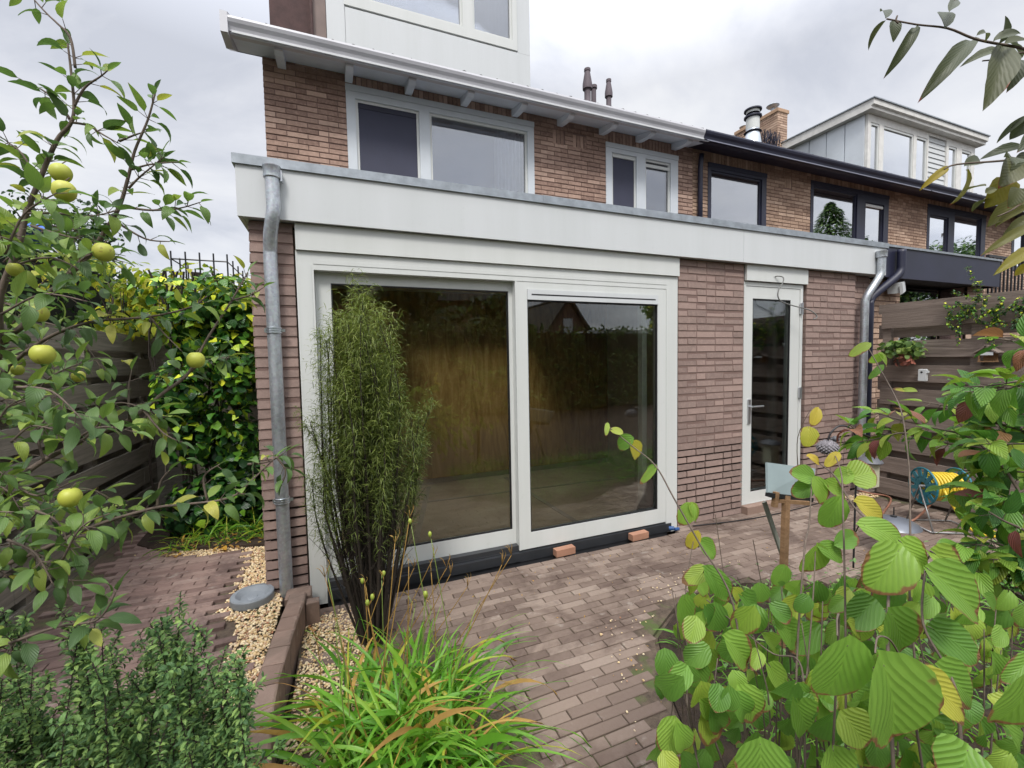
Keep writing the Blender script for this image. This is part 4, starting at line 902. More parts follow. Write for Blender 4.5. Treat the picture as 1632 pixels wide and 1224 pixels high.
# ================================================================== APPLE TREE
AT = thing('apple_tree', 'apple tree hung with yellow green apples, branches reaching in from the left', 'tree', (-1.35, 0.75, 0.1))
ms = MB(); ml = MB()
ms.tube(smooth_pts([Vector((-1.35, .75, 0.0)), Vector((-1.33, .77, .5)), Vector((-1.36, .82, 1.0)), Vector((-1.3, .85, 1.5)), Vector((-1.28, .9, 2.0))]), [.05, .022], 10)
def from_trunk(z, pt):
    a = Vector((-1.33, .8, z)); c = Vector(pt); return [a, a.lerp(c, .5) + Vector((0, 0, .05))]
MAINS = [
    ([(-40, 600), (0, 470), (30, 390), (42, 340), (62, 290), (90, 225), (112, 198), (118, 170), (113, 112), (108, 70)], 1.15, .010, .0022),
    ([(-60, 700), (0, 556), (40, 516), (87, 460), (137, 413), (165, 372), (190, 330), (205, 280), (215, 240), (236, 190), (248, 145)], 1.2, .011, .002),
    ([(-40, 640), (16, 582), (79, 537), (147, 513), (237, 505), (303, 490), (330, 472)], 1.3, .008, .002),
    ([(-50, 830), (26, 766), (70, 734), (132, 702), (206, 669), (262, 625), (300, 595), (329, 542), (369, 479), (395, 434)], (1.15, 1.45), .010, .002),
    ([(-50, 930), (10, 900), (80, 870), (150, 838), (244, 810), (294, 804), (367, 793), (405, 762), (440, 728)], (1.0, 1.25), .007, .0018),
    ([(-40, 1050), (30, 1020), (95, 998), (150, 990), (172, 968), (186, 940)], .95, .005, .0015),
]
for (pts, d, r0, r1) in MAINS:
    w = PX(pts, d); full = from_trunk(min(1.9, max(.35, w[0].z - .2)), w[0]) + w
    leafy(ml, ms, full, (.044, .07), .42, .036, r0=r0, r1=r1, start=.35 if r0 > .009 else .25)
SUBS = [
    ([(118, 170), (135, 140), (160, 122), (172, 112)], 1.15), ([(120, 108), (112, 60), (92, 38), (75, 22), (55, 0), (40, -20)], 1.15), ([(113, 195), (140, 200), (165, 215), (188, 228)], 1.15),
    ([(112, 190), (90, 160), (65, 142), (50, 135)], 1.15), ([(62, 290), (35, 245), (10, 225)], 1.15), ([(190, 225), (215, 215), (232, 210)], 1.2),
    ([(200, 330), (240, 335), (285, 332), (320, 322)], 1.2), ([(180, 350), (230, 380), (270, 385)], 1.2), ([(210, 270), (240, 262), (285, 258)], 1.2),
    ([(45, 340), (90, 340), (140, 345), (190, 335)], 1.15), ([(205, 300), (225, 280), (262, 250)], 1.2), ([(50, 360), (100, 375), (150, 385)], 1.1),
    ([(170, 510), (180, 480), (172, 450)], 1.3), ([(300, 595), (330, 575), (365, 570)], 1.4), ([(230, 655), (260, 690), (290, 705)], 1.2),
    ([(235, 500), (260, 530), (290, 560)], 1.3), ([(206, 669), (205, 620), (210, 590)], 1.25), ([(250, 810), (255, 770), (270, 750)], 1.15), ([(330, 797), (325, 760), (350, 740)], 1.2),
    ([(132, 702), (160, 670), (150, 640)], 1.2), ([(70, 734), (60, 690), (80, 660)], 1.1), ([(20, 770), (60, 790), (110, 770)], 1.05), ([(50, 880), (90, 920), (140, 925)], 1.0),
    ([(395, 740), (430, 735), (455, 720)], 1.25), ([(369, 479), (400, 470), (420, 458)], 1.4), ([(440, 728), (455, 750), (450, 770)], 1.25)]
for (pts, d) in SUBS: leafy(ml, ms, PX(pts, d), (.042, .066), .42, .030, r0=.0035, r1=.0013, start=.1)
random.seed(21)
for i in range(40):
    x0, y0 = rnd(-80, 150), (rnd(370, 560) if i % 3 == 0 else rnd(560, 900))
    if y0 > 900: x0 = rnd(-60, 90)
    d = rnd(.85, 1.6); a = rnd(-1.2, .7); l = rnd(60, 140)
    pts = [(x0, y0), (x0 + l * .5 * math.cos(a), y0 + l * .5 * math.sin(a) - 8), (x0 + l * math.cos(a + .2), y0 + l * math.sin(a + .2))]
    leafy(ml, ms, PX(pts, d), (.042, .068), .44, .028, r0=.003, r1=.0012, start=.05, rbias=lambda q: q * .8)
st = ms.build('branches', 'bark', AT, smooth=True); lf = ml.build('leaves', 'leaf_apple', AT, smooth=True)
for (px, py, r, d) in ((97, 276, 19, 1.05), (102, 305, 21, 1.0), (165, 402, 19, 1.05), (24, 430, 14, 1.0), (62, 500, 17, 1.05), (68, 565, 21, .95), (28, 590, 11, 1.25), (312, 574, 17, 1.3), (112, 793, 20, .98), (125, 600, 12, 1.5)):
    c = P(px, py, d); R = r / F_PX * d * .74; m = MB(); pr = []
    for i in range(13):
        a = math.pi * i / 12; rr = math.sin(a) * R * (1 + .06 * math.cos(a)); h = math.cos(a) * R * 1.08
        if i in (0, 1): h -= R * .14 * (2 - i) / 2
        if i in (11, 12): h += R * .12 * (i - 10) / 2
        pr.append((max(rr, .0003), h))
    m.lathe(pr, c, 20); ap = m.build('apple', 'apple', AT, smooth=True)
    s_ = MB(); s_.tube([c + Vector((0, 0, R * .75)), c + Vector((.004, 0, R * 1.1)), c + Vector((.01, .004, R * 1.5))], .0013, 5); s_.build('apple_stalk', 'bark', ap)
# ================================================================== IVY, HEDGES
random.seed(5)
def clump(mb, n, centers, L, shape='ivy', ratio=1.0, nv=4, nu=1, outward=.7, rb=None, down=.5, surf=.75):
    for k in range(n):
        c, r = random.choice(centers); v = rvec(); rr = (surf + (1 - surf) * random.random()) if random.random() < .75 else random.random()
        p = Vector(c) + Vector((v.x * r[0], v.y * r[1], v.z * r[2])) * rr
        if p.z < .02: continue
        nrm = (v * outward + Vector((0, 0, .4)) + rvec() * .5).normalized(); t = (rvec() + Vector((0, 0, -down)) ); t = (t - nrm * t.dot(nrm)).normalized()
        q = random.random(); q = rb(q, p) if rb else q * q; l = rnd(*L)
        mb.leaf(p, t, nrm, l, l * ratio, shape, .3, .25, nu, nv, q)
IV = thing('ivy', 'glossy variegated ivy draped over the fence end beside the drainpipe pillar', 'climber', (-1.1, 4.3, .1))
m = MB(); cs = []
for i in range(26):
    z = rnd(.3, 2.0); cs.append(((rnd(-1.22, -.70) + .06 * max(0, 1 - z), rnd(4.25, 4.6), z), (.2, .2, .26)))
cs += [((-1.05, 4.3, .35), (.32, .25, .3)), ((-0.8, 4.2, 1.0), (.2, .2, .5)), ((-1.15, 4.2, 2.05), (.3, .25, .2)), ((-.85, 4.3, 2.1), (.25, .25, .2))]
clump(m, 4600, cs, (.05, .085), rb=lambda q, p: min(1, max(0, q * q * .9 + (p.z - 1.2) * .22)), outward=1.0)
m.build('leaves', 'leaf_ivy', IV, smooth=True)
m = MB()
for i in range(16): x = rnd(-1.4, -.75); m.tube(smooth_pts([Vector((x, 4.45, .08)), Vector((x + rnd(-.1, .1), 4.42, .8)), Vector((x + rnd(-.2, .2), 4.45, 1.6)), Vector((x + rnd(-.2, .2), 4.4, 2.3))]), .008, 4)
m.build('stems', 'bark_dark', IV)
CL = thing('climber', 'yellow green climbing plant on top of the ivy under the wire trellis', 'climber', (-1.2, 4.9, 1.8))
m = MB(); clump(m, 1500, [((rnd(-1.9, -.7), rnd(4.6, 5.2), rnd(1.9, 2.3)), (.28, .25, .2)) for _ in range(22)], (.05, .09), outward=.6, rb=lambda q, p: q); m.build('leaves', 'leaf_gold', CL, smooth=True)
m = MB()
for i in range(40):
    a = Vector((rnd(-1.9, -.7), rnd(4.6, 5.1), 1.9)); m.tube([a, a + Vector((rnd(-.1, .1), rnd(-.1, .1), rnd(.15, .35)))], .003, 3)
m.build('stems', 'bark_dark', CL)
HG = thing('hedge', 'tall dark green clipped hedge behind the left fence', 'hedge', (-3.2, 5, 0))
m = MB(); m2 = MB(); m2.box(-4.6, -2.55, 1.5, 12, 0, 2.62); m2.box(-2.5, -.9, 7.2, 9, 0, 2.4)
def shell(mb, n, x0, x1, y0, y1, z0, z1, L, rb=None, faces='+x-yt', amp=.18):
    for k in range(n):
        f = random.choice([c for c in ('x', 'y', 't') if c in faces]); bump = .12
        if f == 'x': p = Vector((x1, rnd(y0, y1), rnd(z0, z1))); nn = Vector((1, 0, 0))
        elif f == 'y': p = Vector((rnd(x0, x1), y0, rnd(z0, z1))); nn = Vector((0, -1, 0))
        else: p = Vector((rnd(x0, x1), rnd(y0, y1), z1)); nn = Vector((0, 0, 1))
        p += nn * (amp * noise.noise(p * 2.2) + rnd(-.06, .05)); nrm = (nn + rvec() * .8).normalized(); t = rvec(); t = (t - nrm * t.dot(nrm)).normalized()
        l = rnd(*L); q = random.random(); mb.leaf(p, t, nrm, l, l * .55, 'x', .2, .2, 1, 3, q if rb is None else rb(q))
shell(m, 9000, -4.6, -2.45, 1.5, 12, 1.0, 2.7, (.05, .09)); shell(m, 2500, -2.5, -.9, 7.1, 9, 1.2, 2.5, (.06, .1))
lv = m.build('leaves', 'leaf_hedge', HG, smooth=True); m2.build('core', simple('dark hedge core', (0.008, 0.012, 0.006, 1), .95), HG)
TR = thing('garden_tree', 'small reddish green tree top rising behind the left hedge', 'tree', (-3.6, 9, 0))
m = MB(); cs = [((-2.95 + rnd(-.35, .35), 7 + rnd(-.5, .5), 2.7 + rnd(0, .75)), (.2, .2, .25)) for _ in range(10)]
clump(m, 900, cs, (.05, .09), 'x', .5, 3, 1, surf=.2); m.build('crown', 'leaf_hedge', TR, smooth=True)
m = MB(); m.tube([(-2.95, 7, 0), (-2.9, 7, 1.6), (-2.95, 7, 3.3)], [.06, .01], 6)
for i in range(14): z = rnd(2.2, 3.0); m.tube([(-2.93, 7, z), (-2.93 + rnd(-.5, .5), 7 + rnd(-.4, .4), z + rnd(.3, .6))], [.012, .004], 3)
m.build('trunk', 'bark_dark', TR)
# wire trellis
m = MB(); T0 = AY(272, 405, 4.9); T1 = AY(362, 412, 4.9)
for i in range(5): x = T0.x + (T1.x - T0.x) * i / 4; m.tube([(x, 4.9, 1.7), (x, 4.9, T0.z + .03)], .007, 4)
for i in range(4): y = 4.9 + .25 * (i + 1); m.tube([(T1.x, y, 1.7), (T1.x, y, T0.z + .02)], .007, 4); m.tube([(T0.x, y, 1.7), (T0.x, y, T0.z + .02)], .007, 4)
for z in (T0.z - .04, T0.z - .3, T0.z - .56): m.tube([(T0.x, 4.9, z), (T1.x, 4.9, z), (T1.x, 5.9, z), (T0.x, 5.9, z), (T0.x, 4.9, z)], .007, 4)
tag(m.build('wire_trellis', 'blackrail'), 'rusty steel mesh cage sticking up above the yellow green climber', 'trellis')
m = MB(); c = P(28, 352, 9); m.lathe([(.05, .0), (.6, -.1), (.9, -.3), (.88, -.32), (.55, -.16), (.05, -.05)], c, 8); m.tube([c - Vector((0, 0, 2.9)), c], .02, 6)
tag(m.build('parasol', simple('blue cloth', lin((70, 110, 190)), .8)), 'blue garden parasol glimpsed through the apple leaves at far left', 'parasol')
# right fence growth
RI = thing('ivy', 'thin small leaved ivy creeping over the top of the dark right fence', 'climber', (5.3, 1.9, 1.5))
m = MB(); ms = MB()
for i in range(26):
    y = rnd(1.2, 2.3); a = Vector((5.30, y, rnd(1.9, 2.0))); pts = [a]
    for k in range(5): pts.append(pts[-1] + Vector((rnd(-.02, .005), rnd(-.09, .09), rnd(-.12, .02))))
    leafy(m, ms, pts, (.018, .03), .8, .014, 'ivy', r0=.0015, r1=.001, start=0, nv=4, pet=.006, spur=.2)
p0 = AX(1560, 482, 5.3)
for (dx, dz) in ((0, .32), (.1, .12), (-.08, .18)): leafy(m, ms, [p0, p0 + Vector((0, dx * .5 + .03, dz * .5)), p0 + Vector((0, dx + .08, dz))], (.018, .03), .7, .012, 'ivy', r0=.002, r1=.001, start=0, nv=4, pet=.006)
m.build('leaves', 'leaf_ivy', RI, smooth=True); ms.build('stems', 'bark', RI)
# ================================================================== NARROW SHRUB
random.seed(11)
SH = thing('narrow_shrub', 'upright bushy shrub with dark twiggy stems and fine needle leaves before the sliding door', 'shrub', (0.10, 2.45, 0))
ms = MB(); m = MB(); c0 = Vector((0.135, 2.42, 0.0))
for i in range(78):
    a = rnd(0, 6.283); R = rnd(0.04, 1) ** .6; tgt = Vector((math.cos(a), math.sin(a), 0))
    H = rnd(.9, 1.8) if R > .6 else rnd(1.35, 1.9)
    b = c0 + tgt * .06 * R + Vector((0, 0, 0)); w = .185 * R
    sx = 1.0 if tgt.x < 0 else (1.15 if H < 1.3 else .8)
    pts = [b, b + Vector((tgt.x * w * .35 * sx, tgt.y * w * .35, H * .22)), b + Vector((tgt.x * w * .85 * sx, tgt.y * w * .8, H * .55)), b + Vector((tgt.x * w * (1.1 if H < 1.4 else .85) * sx + rnd(-.03, .03), tgt.y * w, H * .8)), b + Vector((tgt.x * w * (1.25 if H < 1.4 else .6) * sx + rnd(-.05, .05), tgt.y * w + rnd(-.03, .03), H))]
    sp = smooth_pts(pts, 6); ms.tube(sp, [.0065 * (1 - k / len(sp)) + .0013 for k in range(len(sp))], 4)
    for k in range(int(len(sp) * .25), len(sp) - 1):      # side twigs with needles
        for q in range(5 if k > len(sp) * .5 else 2):
            p = sp[k].lerp(sp[k + 1], random.random()); aa = rnd(0, 6.283); out = Vector((math.cos(aa), math.sin(aa), rnd(.9, 2.0))).normalized(); tl = rnd(.05, .13)
            e = p + out * tl; 
            if k < len(sp) * .5: ms.tube([p, p + out * tl * 1.2], .0011, 3, cap=False)
            if k < len(sp) * .34: continue
            n = 6 if k > len(sp) * .5 else 3
            for z in range(n):
                bb = p.lerp(e, (z + .5) / n); v = (rvec() * .8 + out * .7).normalized(); ll = rnd(.04, .07)
                m.leaf(bb, v, Vector((0, 0, 1)), ll, .0034, 'blade', rnd(.4, 1.5), .2, 1, 3, min(1, random.random() * .6 + max(0, (p.z - .9) * .25)))
ms.build('stems', 'bark_dark', SH); m.build('leaves', 'needle', SH, smooth=True)
# ================================================================== DAYLILY CLUMP
random.seed(13)
DL = thing('daylily_clump', 'bright green daylily clump with arching strap leaves and spent seed stalks', 'plant', (0.22, 1.75, 0))
m = MB(); md = MB(); ms = MB(); PODM = simple('green seed pod', lin((150, 164, 66)), .5)
for i in range(430):
    dry = random.random() < .09; q = (rnd(-.25, .25), rnd(-.3, .22)); b = Vector((.2 + q[0], 1.66 + q[1], 0.01)); a = rnd(0, 6.283); o = Vector((math.cos(a), math.sin(a), 0)) * rnd(.2, 1) + Vector((q[0], q[1], 0)) * 1.6
    L = rnd(.30, .58); t = (o + Vector((0, 0, rnd(1.3, 3.2)))).normalized(); nrm = Vector((-o.x, -o.y, .8)).normalized()
    (md if dry else m).leaf(b, t, nrm, L, rnd(.010, .017), 'blade', rnd(.75, 1.5), .45, 1, 9, (.3 * random.random() + .5 * random.random()) if random.random() > .08 else rnd(.8, 1), twist=rnd(-.3, .3))
for i in range(19):
    b = Vector((.2 + rnd(-.25, .3), 1.72 + rnd(-.25, .3), 0)); h = rnd(.45, .82); lean = Vector((rnd(-.12, .22), rnd(-.1, .12), 0)); e = b + lean + Vector((0, 0, h))
    dry = random.random() < .45; s_ = ms if not dry else md; s_.tube(smooth_pts([b, b.lerp(e, .5) + Vector((rnd(-.02, .02), 0, 0)), e], 3), [.0028, .0018], 5, rnd=.4)
    for k in range(random.randint(1, 4)):
        v = Vector((rnd(-.6, .6), rnd(-.6, .6), 1)).normalized(); f = e + v * rnd(.01, .05); s_.tube([e, f], .0012, 4, rnd=.5)
        if random.random() < .22: q_ = MB(); q_.lathe([(.001, -.012), (.007, -.005), (.009, .004), (.006, .013), (.001, .016)], f, 7); q_.build('seed_pod', PODM, DL, smooth=True)
        else: md.leaf(f, v, Vector((1, 0, 0)), .03, .008, 'x', .6, .5, 1, 3, .5)
# explicit tall stalks at the right
for (bx, by, tx, ty) in ((700, 1010, 815, 885), (690, 1060, 800, 900), (640, 1000, 718, 915), (660, 1000, 745, 935), (620, 1000, 712, 905), (600, 1010, 690, 890), (585, 1000, 660, 905), (510, 1100, 505, 1020), (560, 1060, 518, 920)):
    bse = GZ(bx, by + 60, 0); e = P(tx, ty, (bse - EYE).dot(FWD) * .97); md.tube(smooth_pts([bse, bse.lerp(e, .55) + Vector((.01, 0, .01)), e], 3), [.0026, .0016], 5, rnd=.3)
    for k in range(3): v = Vector((rnd(-.5, .5), rnd(-.3, .3), 1)).normalized(); md.tube([e, e + v * .05], .0015, 4, rnd=.2); md.leaf(e + v * .04, v, Vector((1, 0, 0)), .03, .006, 'x', .5, .5, 1, 3, .3)
m.build('leaves', 'grass', DL, smooth=True); md.build('dry_leaves', 'grass_dry', DL, smooth=True); ms.build('flower_stalks', 'stem_green', DL, smooth=True);
# ================================================================== PLEATED LEAF SHRUB (bottom right)
random.seed(17)
CO = thing('pleated_leaf_shrub', 'large shrub with round pleated lime leaves scorched brown at the rims', 'shrub', (1.35, 0.75, 0))
m = MB(); ms = MB()
def bigleaf(mb, bx, by, tx, ty, w, d, r=None, curl=.25, td=0.0, shape='broad', fold=.22, nu=6, nv=16, jag=.035):
    b = P(bx, by, d); t = P(tx, ty, d + td); L = (t - b).length; W = w / F_PX * d
    up = (-FWD * 0.9 + Vector((0, 0, .55)) + Vector((rnd(-.15, .15), rnd(-.15, .15), 0))).normalized()
    k = 1 + .09 * curl * curl * 2.5
    mb.leaf(b, (t - b) + up * L * curl * .45, up, L * k, W * 1.08, shape, curl, fold, nu, nv, random.random() ** 1.4 if r is None else r, jag=jag)
BL = [(1408, 1061, 1441, 1193, 133, .52, .35), (1350, 1029, 1321, 1124, 82, .54, .3), (1431, 879, 1388, 943, 72, .8, .45), (1438, 866, 1481, 913, 48, .82, .5), (1491, 883, 1550, 926, 52, .8, .55),
      (1488, 913, 1571, 983, 78, .65, .35), (1421, 979, 1448, 1040, 72, .75, .3), (1301, 873, 1285, 916, 48, 1.0, .5), (1378, 838, 1448, 860, 38, .85, .45), (1311, 873, 1351, 888, 30, 1.0, .3), (1335, 866, 1368, 850, 28, 1.0, .2),
      (1638, 1083, 1600, 1170, 80, .55, .35), (1498, 1066, 1555, 1116, 62, .62, .3), (1471, 1083, 1551, 1143, 60, .57, .8), (1488, 1003, 1568, 1050, 56, .7, .1), (1541, 1196, 1521, 1260, 95, .5, .3), (1228, 1063, 1260, 1111, 36, .85, .5),
      (1188, 1029, 1141, 1043, 34, .9, .2), (1138, 966, 1138, 1009, 40, .95, .1), (1128, 911, 1170, 958, 34, .95, .2), (1118, 863, 1141, 889, 28, 1.1, .3), (1123, 908, 1088, 929, 26, 1.0, .6), (1090, 955, 1096, 1003, 34, .95, .3), (1125, 1033, 1090, 1058, 34, .9, .2),
      (1211, 1186, 1215, 1255, 76, .62, .3), (1328, 1196, 1335, 1250, 62, .6, .4), (1211, 933, 1211, 963, 28, 1.1, .2), (1308, 938, 1315, 966, 26, 1.0, .3), (1118, 1093, 1121, 1131, 48, .75, .6),
      (1357, 757, 1328, 762, 30, 1.1, .5), (1358, 760, 1396, 750, 44, 1.1, .55), (1294, 760, 1259, 752, 30, 1.15, .3), (1290, 773, 1262, 790, 28, 1.15, .15), (1300, 765, 1315, 805, 27, 1.1, .5), (1318, 770, 1350, 797, 28, 1.1, .5), (1370, 803, 1416, 830, 38, 1.0, .85), (1337, 798, 1312, 842, 36, 1.05, .3),
      (1335, 724, 1315, 744, 16, 1.1, .9), (1289, 684, 1287, 713, 30, 1.15, .8), (1303, 653, 1294, 680, 18, 1.15, .9), (1290, 728, 1311, 738, 14, 1.15, .95),
      (1383, 549, 1353, 568, 15, 1.25, .6), (1401, 566, 1388, 581, 17, 1.25, .5), (1402, 566, 1417, 584, 16, 1.25, .55), (1405, 584, 1385, 604, 10, 1.25, .2), (1440, 622, 1466, 621, 8, 1.2, .6), (1440, 622, 1424, 620, 7, 1.2, .8),
      (1006, 700, 981, 712, 24, 1.1, .2), (1008, 706, 1018, 732, 26, 1.1, .85), (990, 690, 972, 682, 12, 1.1, .7), (968, 676, 966, 694, 8, 1.1, .6), (1043, 745, 1020, 772, 12, 1.1, .5), (1043, 742, 1030, 752, 9, 1.1, .3),
      (1100, 806, 1084, 838, 26, 1.1, .5), (1100, 806, 1115, 832, 22, 1.1, .55), (1110, 850, 1096, 878, 20, 1.05, .9), (1160, 1020, 1200, 1060, 50, .85, .4), (1240, 990, 1280, 1030, 46, .9, .3), (1300, 1000, 1260, 1040, 40, .95, .15), (1390, 960, 1350, 1000, 46, .9, .1), (1180, 1100, 1210, 1150, 50, .75, .45), (1270, 1120, 1290, 1170, 56, .7, .3), (1060, 1040, 1064, 1085, 36, .85, .1), (1075, 1150, 1060, 1205, 44, .75, .5), (1250, 905, 1235, 935, 26, 1.15, .3), (1345, 1140, 1385, 1190, 60, .62, .6)]
for (bx, by, tx, ty, w, d, r) in BL: bigleaf(m, bx, by, tx, ty, w, d, r, curl=rnd(.1, .45), td=rnd(-.02, .03), fold=rnd(.12, .35))
def inp(x, y, poly): return inpoly(x, y, poly)
REG = [(1062, 1010), (1110, 880), (1180, 935), (1300, 925), (1400, 900), (1480, 930), (1640, 940), (1640, 1290), (1050, 1290), (1040, 1120)]
k = 0
while k < 430:
    x, y = rnd(1040, 1650), rnd(870, 1290)
    if not inp(x, y, REG): continue
    d = rnd(.85, 1.45) if y < 1050 else rnd(.68, 1.2); w = rnd(.028, .052) / d * F_PX; a = rnd(-.9, 1.0) + math.pi / 2
    bigleaf(m, x, y, x + w * 1.2 * math.cos(a), y + w * 1.2 * math.sin(a), w, d, random.random() ** 1.3 * .72, rnd(.1, .9), rnd(-.03, .05), fold=rnd(.1, .6), nu=3, nv=8); k += 1
STEMS = [([(1240, 1500), (1215, 1200), (1190, 985), (1130, 880), (1083, 800), (1050, 745), (1010, 712), (965, 676)], (.75, 1.12), .004),
         ([(1560, 1500), (1500, 1020), (1488, 870), (1478, 760), (1460, 668), (1440, 630), (1410, 585), (1385, 549)], (.75, 1.25), .0035),
         ([(1500, 1400), (1470, 1080), (1458, 985), (1450, 920), (1435, 870), (1375, 812), (1340, 762), (1310, 740)], (.6, 1.1), .0045), ([(1400, 1500), (1385, 1060), (1368, 815), (1355, 757), (1336, 724)], (.7, 1.1), .0035),
         ([(1330, 1500), (1300, 1150), (1303, 900), (1303, 840), (1300, 765)], (.7, 1.1), .004), ([(1300, 760), (1290, 700), (1303, 650)], 1.15, .002), ([(1560, 1400), (1510, 1150), (1470, 1060), (1430, 1035), (1410, 1052)], (.62, .53), .003),
         ([(1330, 1500), (1318, 1180), (1300, 1080), (1250, 1060), (1200, 1020), (1130, 960)], (.7, .95), .0035), ([(1200, 1500), (1120, 1200), (1110, 1080), (1100, 960), (1110, 860)], (.7, 1.05), .003), ([(1640, 1400), (1600, 1180), (1560, 1100), (1500, 1010), (1488, 915)], (.5, .68), .004), ([(1370, 1500), (1380, 1060), (1365, 1010), (1351, 1026)], (.65, .55), .003), ([(1300, 1500), (1320, 1000), (1311, 873)], (.7, 1.0), .003)]
for (pts, d, r) in STEMS: sp = smooth_pts([q + FWD * .07 * (1 - k / len(pts)) for k, q in enumerate(PX(pts, d))], 5); ms.tube(sp, [r * .62, r * .35], 6)
for (bx, by, tx, ty, w, d, r) in BL[:30]: ms.tube([P(bx, by, d), P(bx - (tx - bx) * .12, by - (ty - by) * .1, d + .02), P(bx - (tx - bx) * .2, by - (ty - by) * .1 + 12, d + .07)], .0012, 4)
for i in range(36):
    x, y = rnd(1060, 1640), rnd(900, 1100); d = rnd(.8, 1.2); ms.tube(smooth_pts(PX([(x + rnd(-30, 60), 1300), (x + rnd(-15, 30), (y + 1300) / 2), (x, y)], d), 3), [.003, .001], 4)
m.build('leaves', 'leaf_big', CO, smooth=True); ms.build('stems', 'bark', CO, smooth=True)
# ================================================================== DOGWOOD (right middle)
random.seed(19)
DW = thing('dogwood_shrub', 'spreading shrub with drooping green and red tinged leaves against the right fence', 'shrub', (2.6, 0.2, 0))
m = MB(); ms = MB()
DWB = [([(1700, 980), (1660, 860), (1610, 760), (1550, 700), (1480, 680), (1430, 668), (1390, 655)], (1.1, 1.5)), ([(1700, 800), (1632, 740), (1570, 715), (1500, 705), (1440, 690), (1395, 700), (1362, 705)], (1.2, 1.5)),
       ([(1700, 720), (1640, 690), (1580, 672), (1520, 650), (1470, 640)], (1.2, 1.5)), ([(1700, 700), (1650, 660), (1600, 640), (1550, 630)], 1.3), ([(1700, 850), (1632, 800), (1590, 800)], 1.25), ([(1700, 620), (1660, 560), (1620, 545), (1590, 540)], 1.1),
       ([(1700, 900), (1640, 850), (1600, 830), (1575, 815)], 1.15), ([(1700, 940), (1640, 900), (1600, 870), (1560, 862)], 1.2), ([(1660, 760), (1610, 700), (1580, 660)], 1.3), ([(1395, 700), (1370, 690), (1352, 675)], 1.5), ([(1640, 960), (1590, 930), (1550, 900)], 1.2)]
for pts, d in DWB:
    w = PX(pts, d); leafy(m, ms, w, (.055, .09), .52, .034, r0=.005, r1=.0015, start=.08, droop=.9, curl=.6, rbias=lambda q: q * .66 if random.random() > .1 else rnd(.78, 1.0), nv=7)
for i in range(22):
    x0, y0 = rnd(1600, 1680), rnd(600, 920); a = rnd(2.6, 3.9); l = rnd(60, 120); leafy(m, ms, PX([(x0, y0), (x0 + l * .5 * math.cos(a), y0 - l * .3 * math.sin(a)), (x0 + l * math.cos(a), y0 - l * .4 * math.sin(a))], rnd(1.15, 1.7)), (.06, .09), .52, .03, r0=.003, r1=.0012, start=0, droop=.9, curl=.6, rbias=lambda q: q * .6, nv=6)
ms.tube(smooth_pts([Vector((2.6, .2, -.05)), Vector((2.5, .25, .5)), Vector((2.3, .3, 1.0)), P(1700, 800, 1.25)]), [.02, .008], 8)
for px, py in ((1700, 980), (1700, 720), (1700, 900), (1700, 620), (1700, 850), (1700, 940), (1660, 760), (1640, 960)): ms.tube(smooth_pts([Vector((2.4, .28, .8)), (Vector((2.4, .28, .9)) + P(px, py, 1.15)) / 2, P(px, py, 1.18)]), [.008, .005], 5)
m.build('leaves', 'leaf_mid', DW, smooth=True); ms.build('stems', 'bark', DW, smooth=True)
# ================================================================== TOP RIGHT BRANCH
random.seed(23)
CH = thing('overhanging_tree', 'thin tree branch with curled scorched leaves hanging in from the upper right', 'tree', (1.9, .1, 0))
m = MB(); ms = MB(); D = .85
for pts in ([(1413, 30), (1460, 39), (1510, 45), (1548, 60), (1575, 67), (1640, 80), (1720, 110)], [(1505, 270), (1525, 262), (1600, 256), (1640, 250), (1720, 220)], [(1566, 97), (1600, 93), (1640, 84), (1720, 110)], [(1590, 345), (1620, 330), (1650, 300), (1720, 220)], [(1430, 25), (1428, 33), (1432, 37)]):
    w = smooth_pts(PX(pts, D), 4); ms.tube(w, [.0014, .0028 if len(pts) > 4 else .002], 6)
for p_ in ((1720, 110), (1720, 220)): ms.tube(smooth_pts([Vector((1.9, .1, 0)), Vector((1.85, .15, 1.2)), P(1900, 300, .9), P(p_[0], p_[1], D)]), [.03, .003], 8)
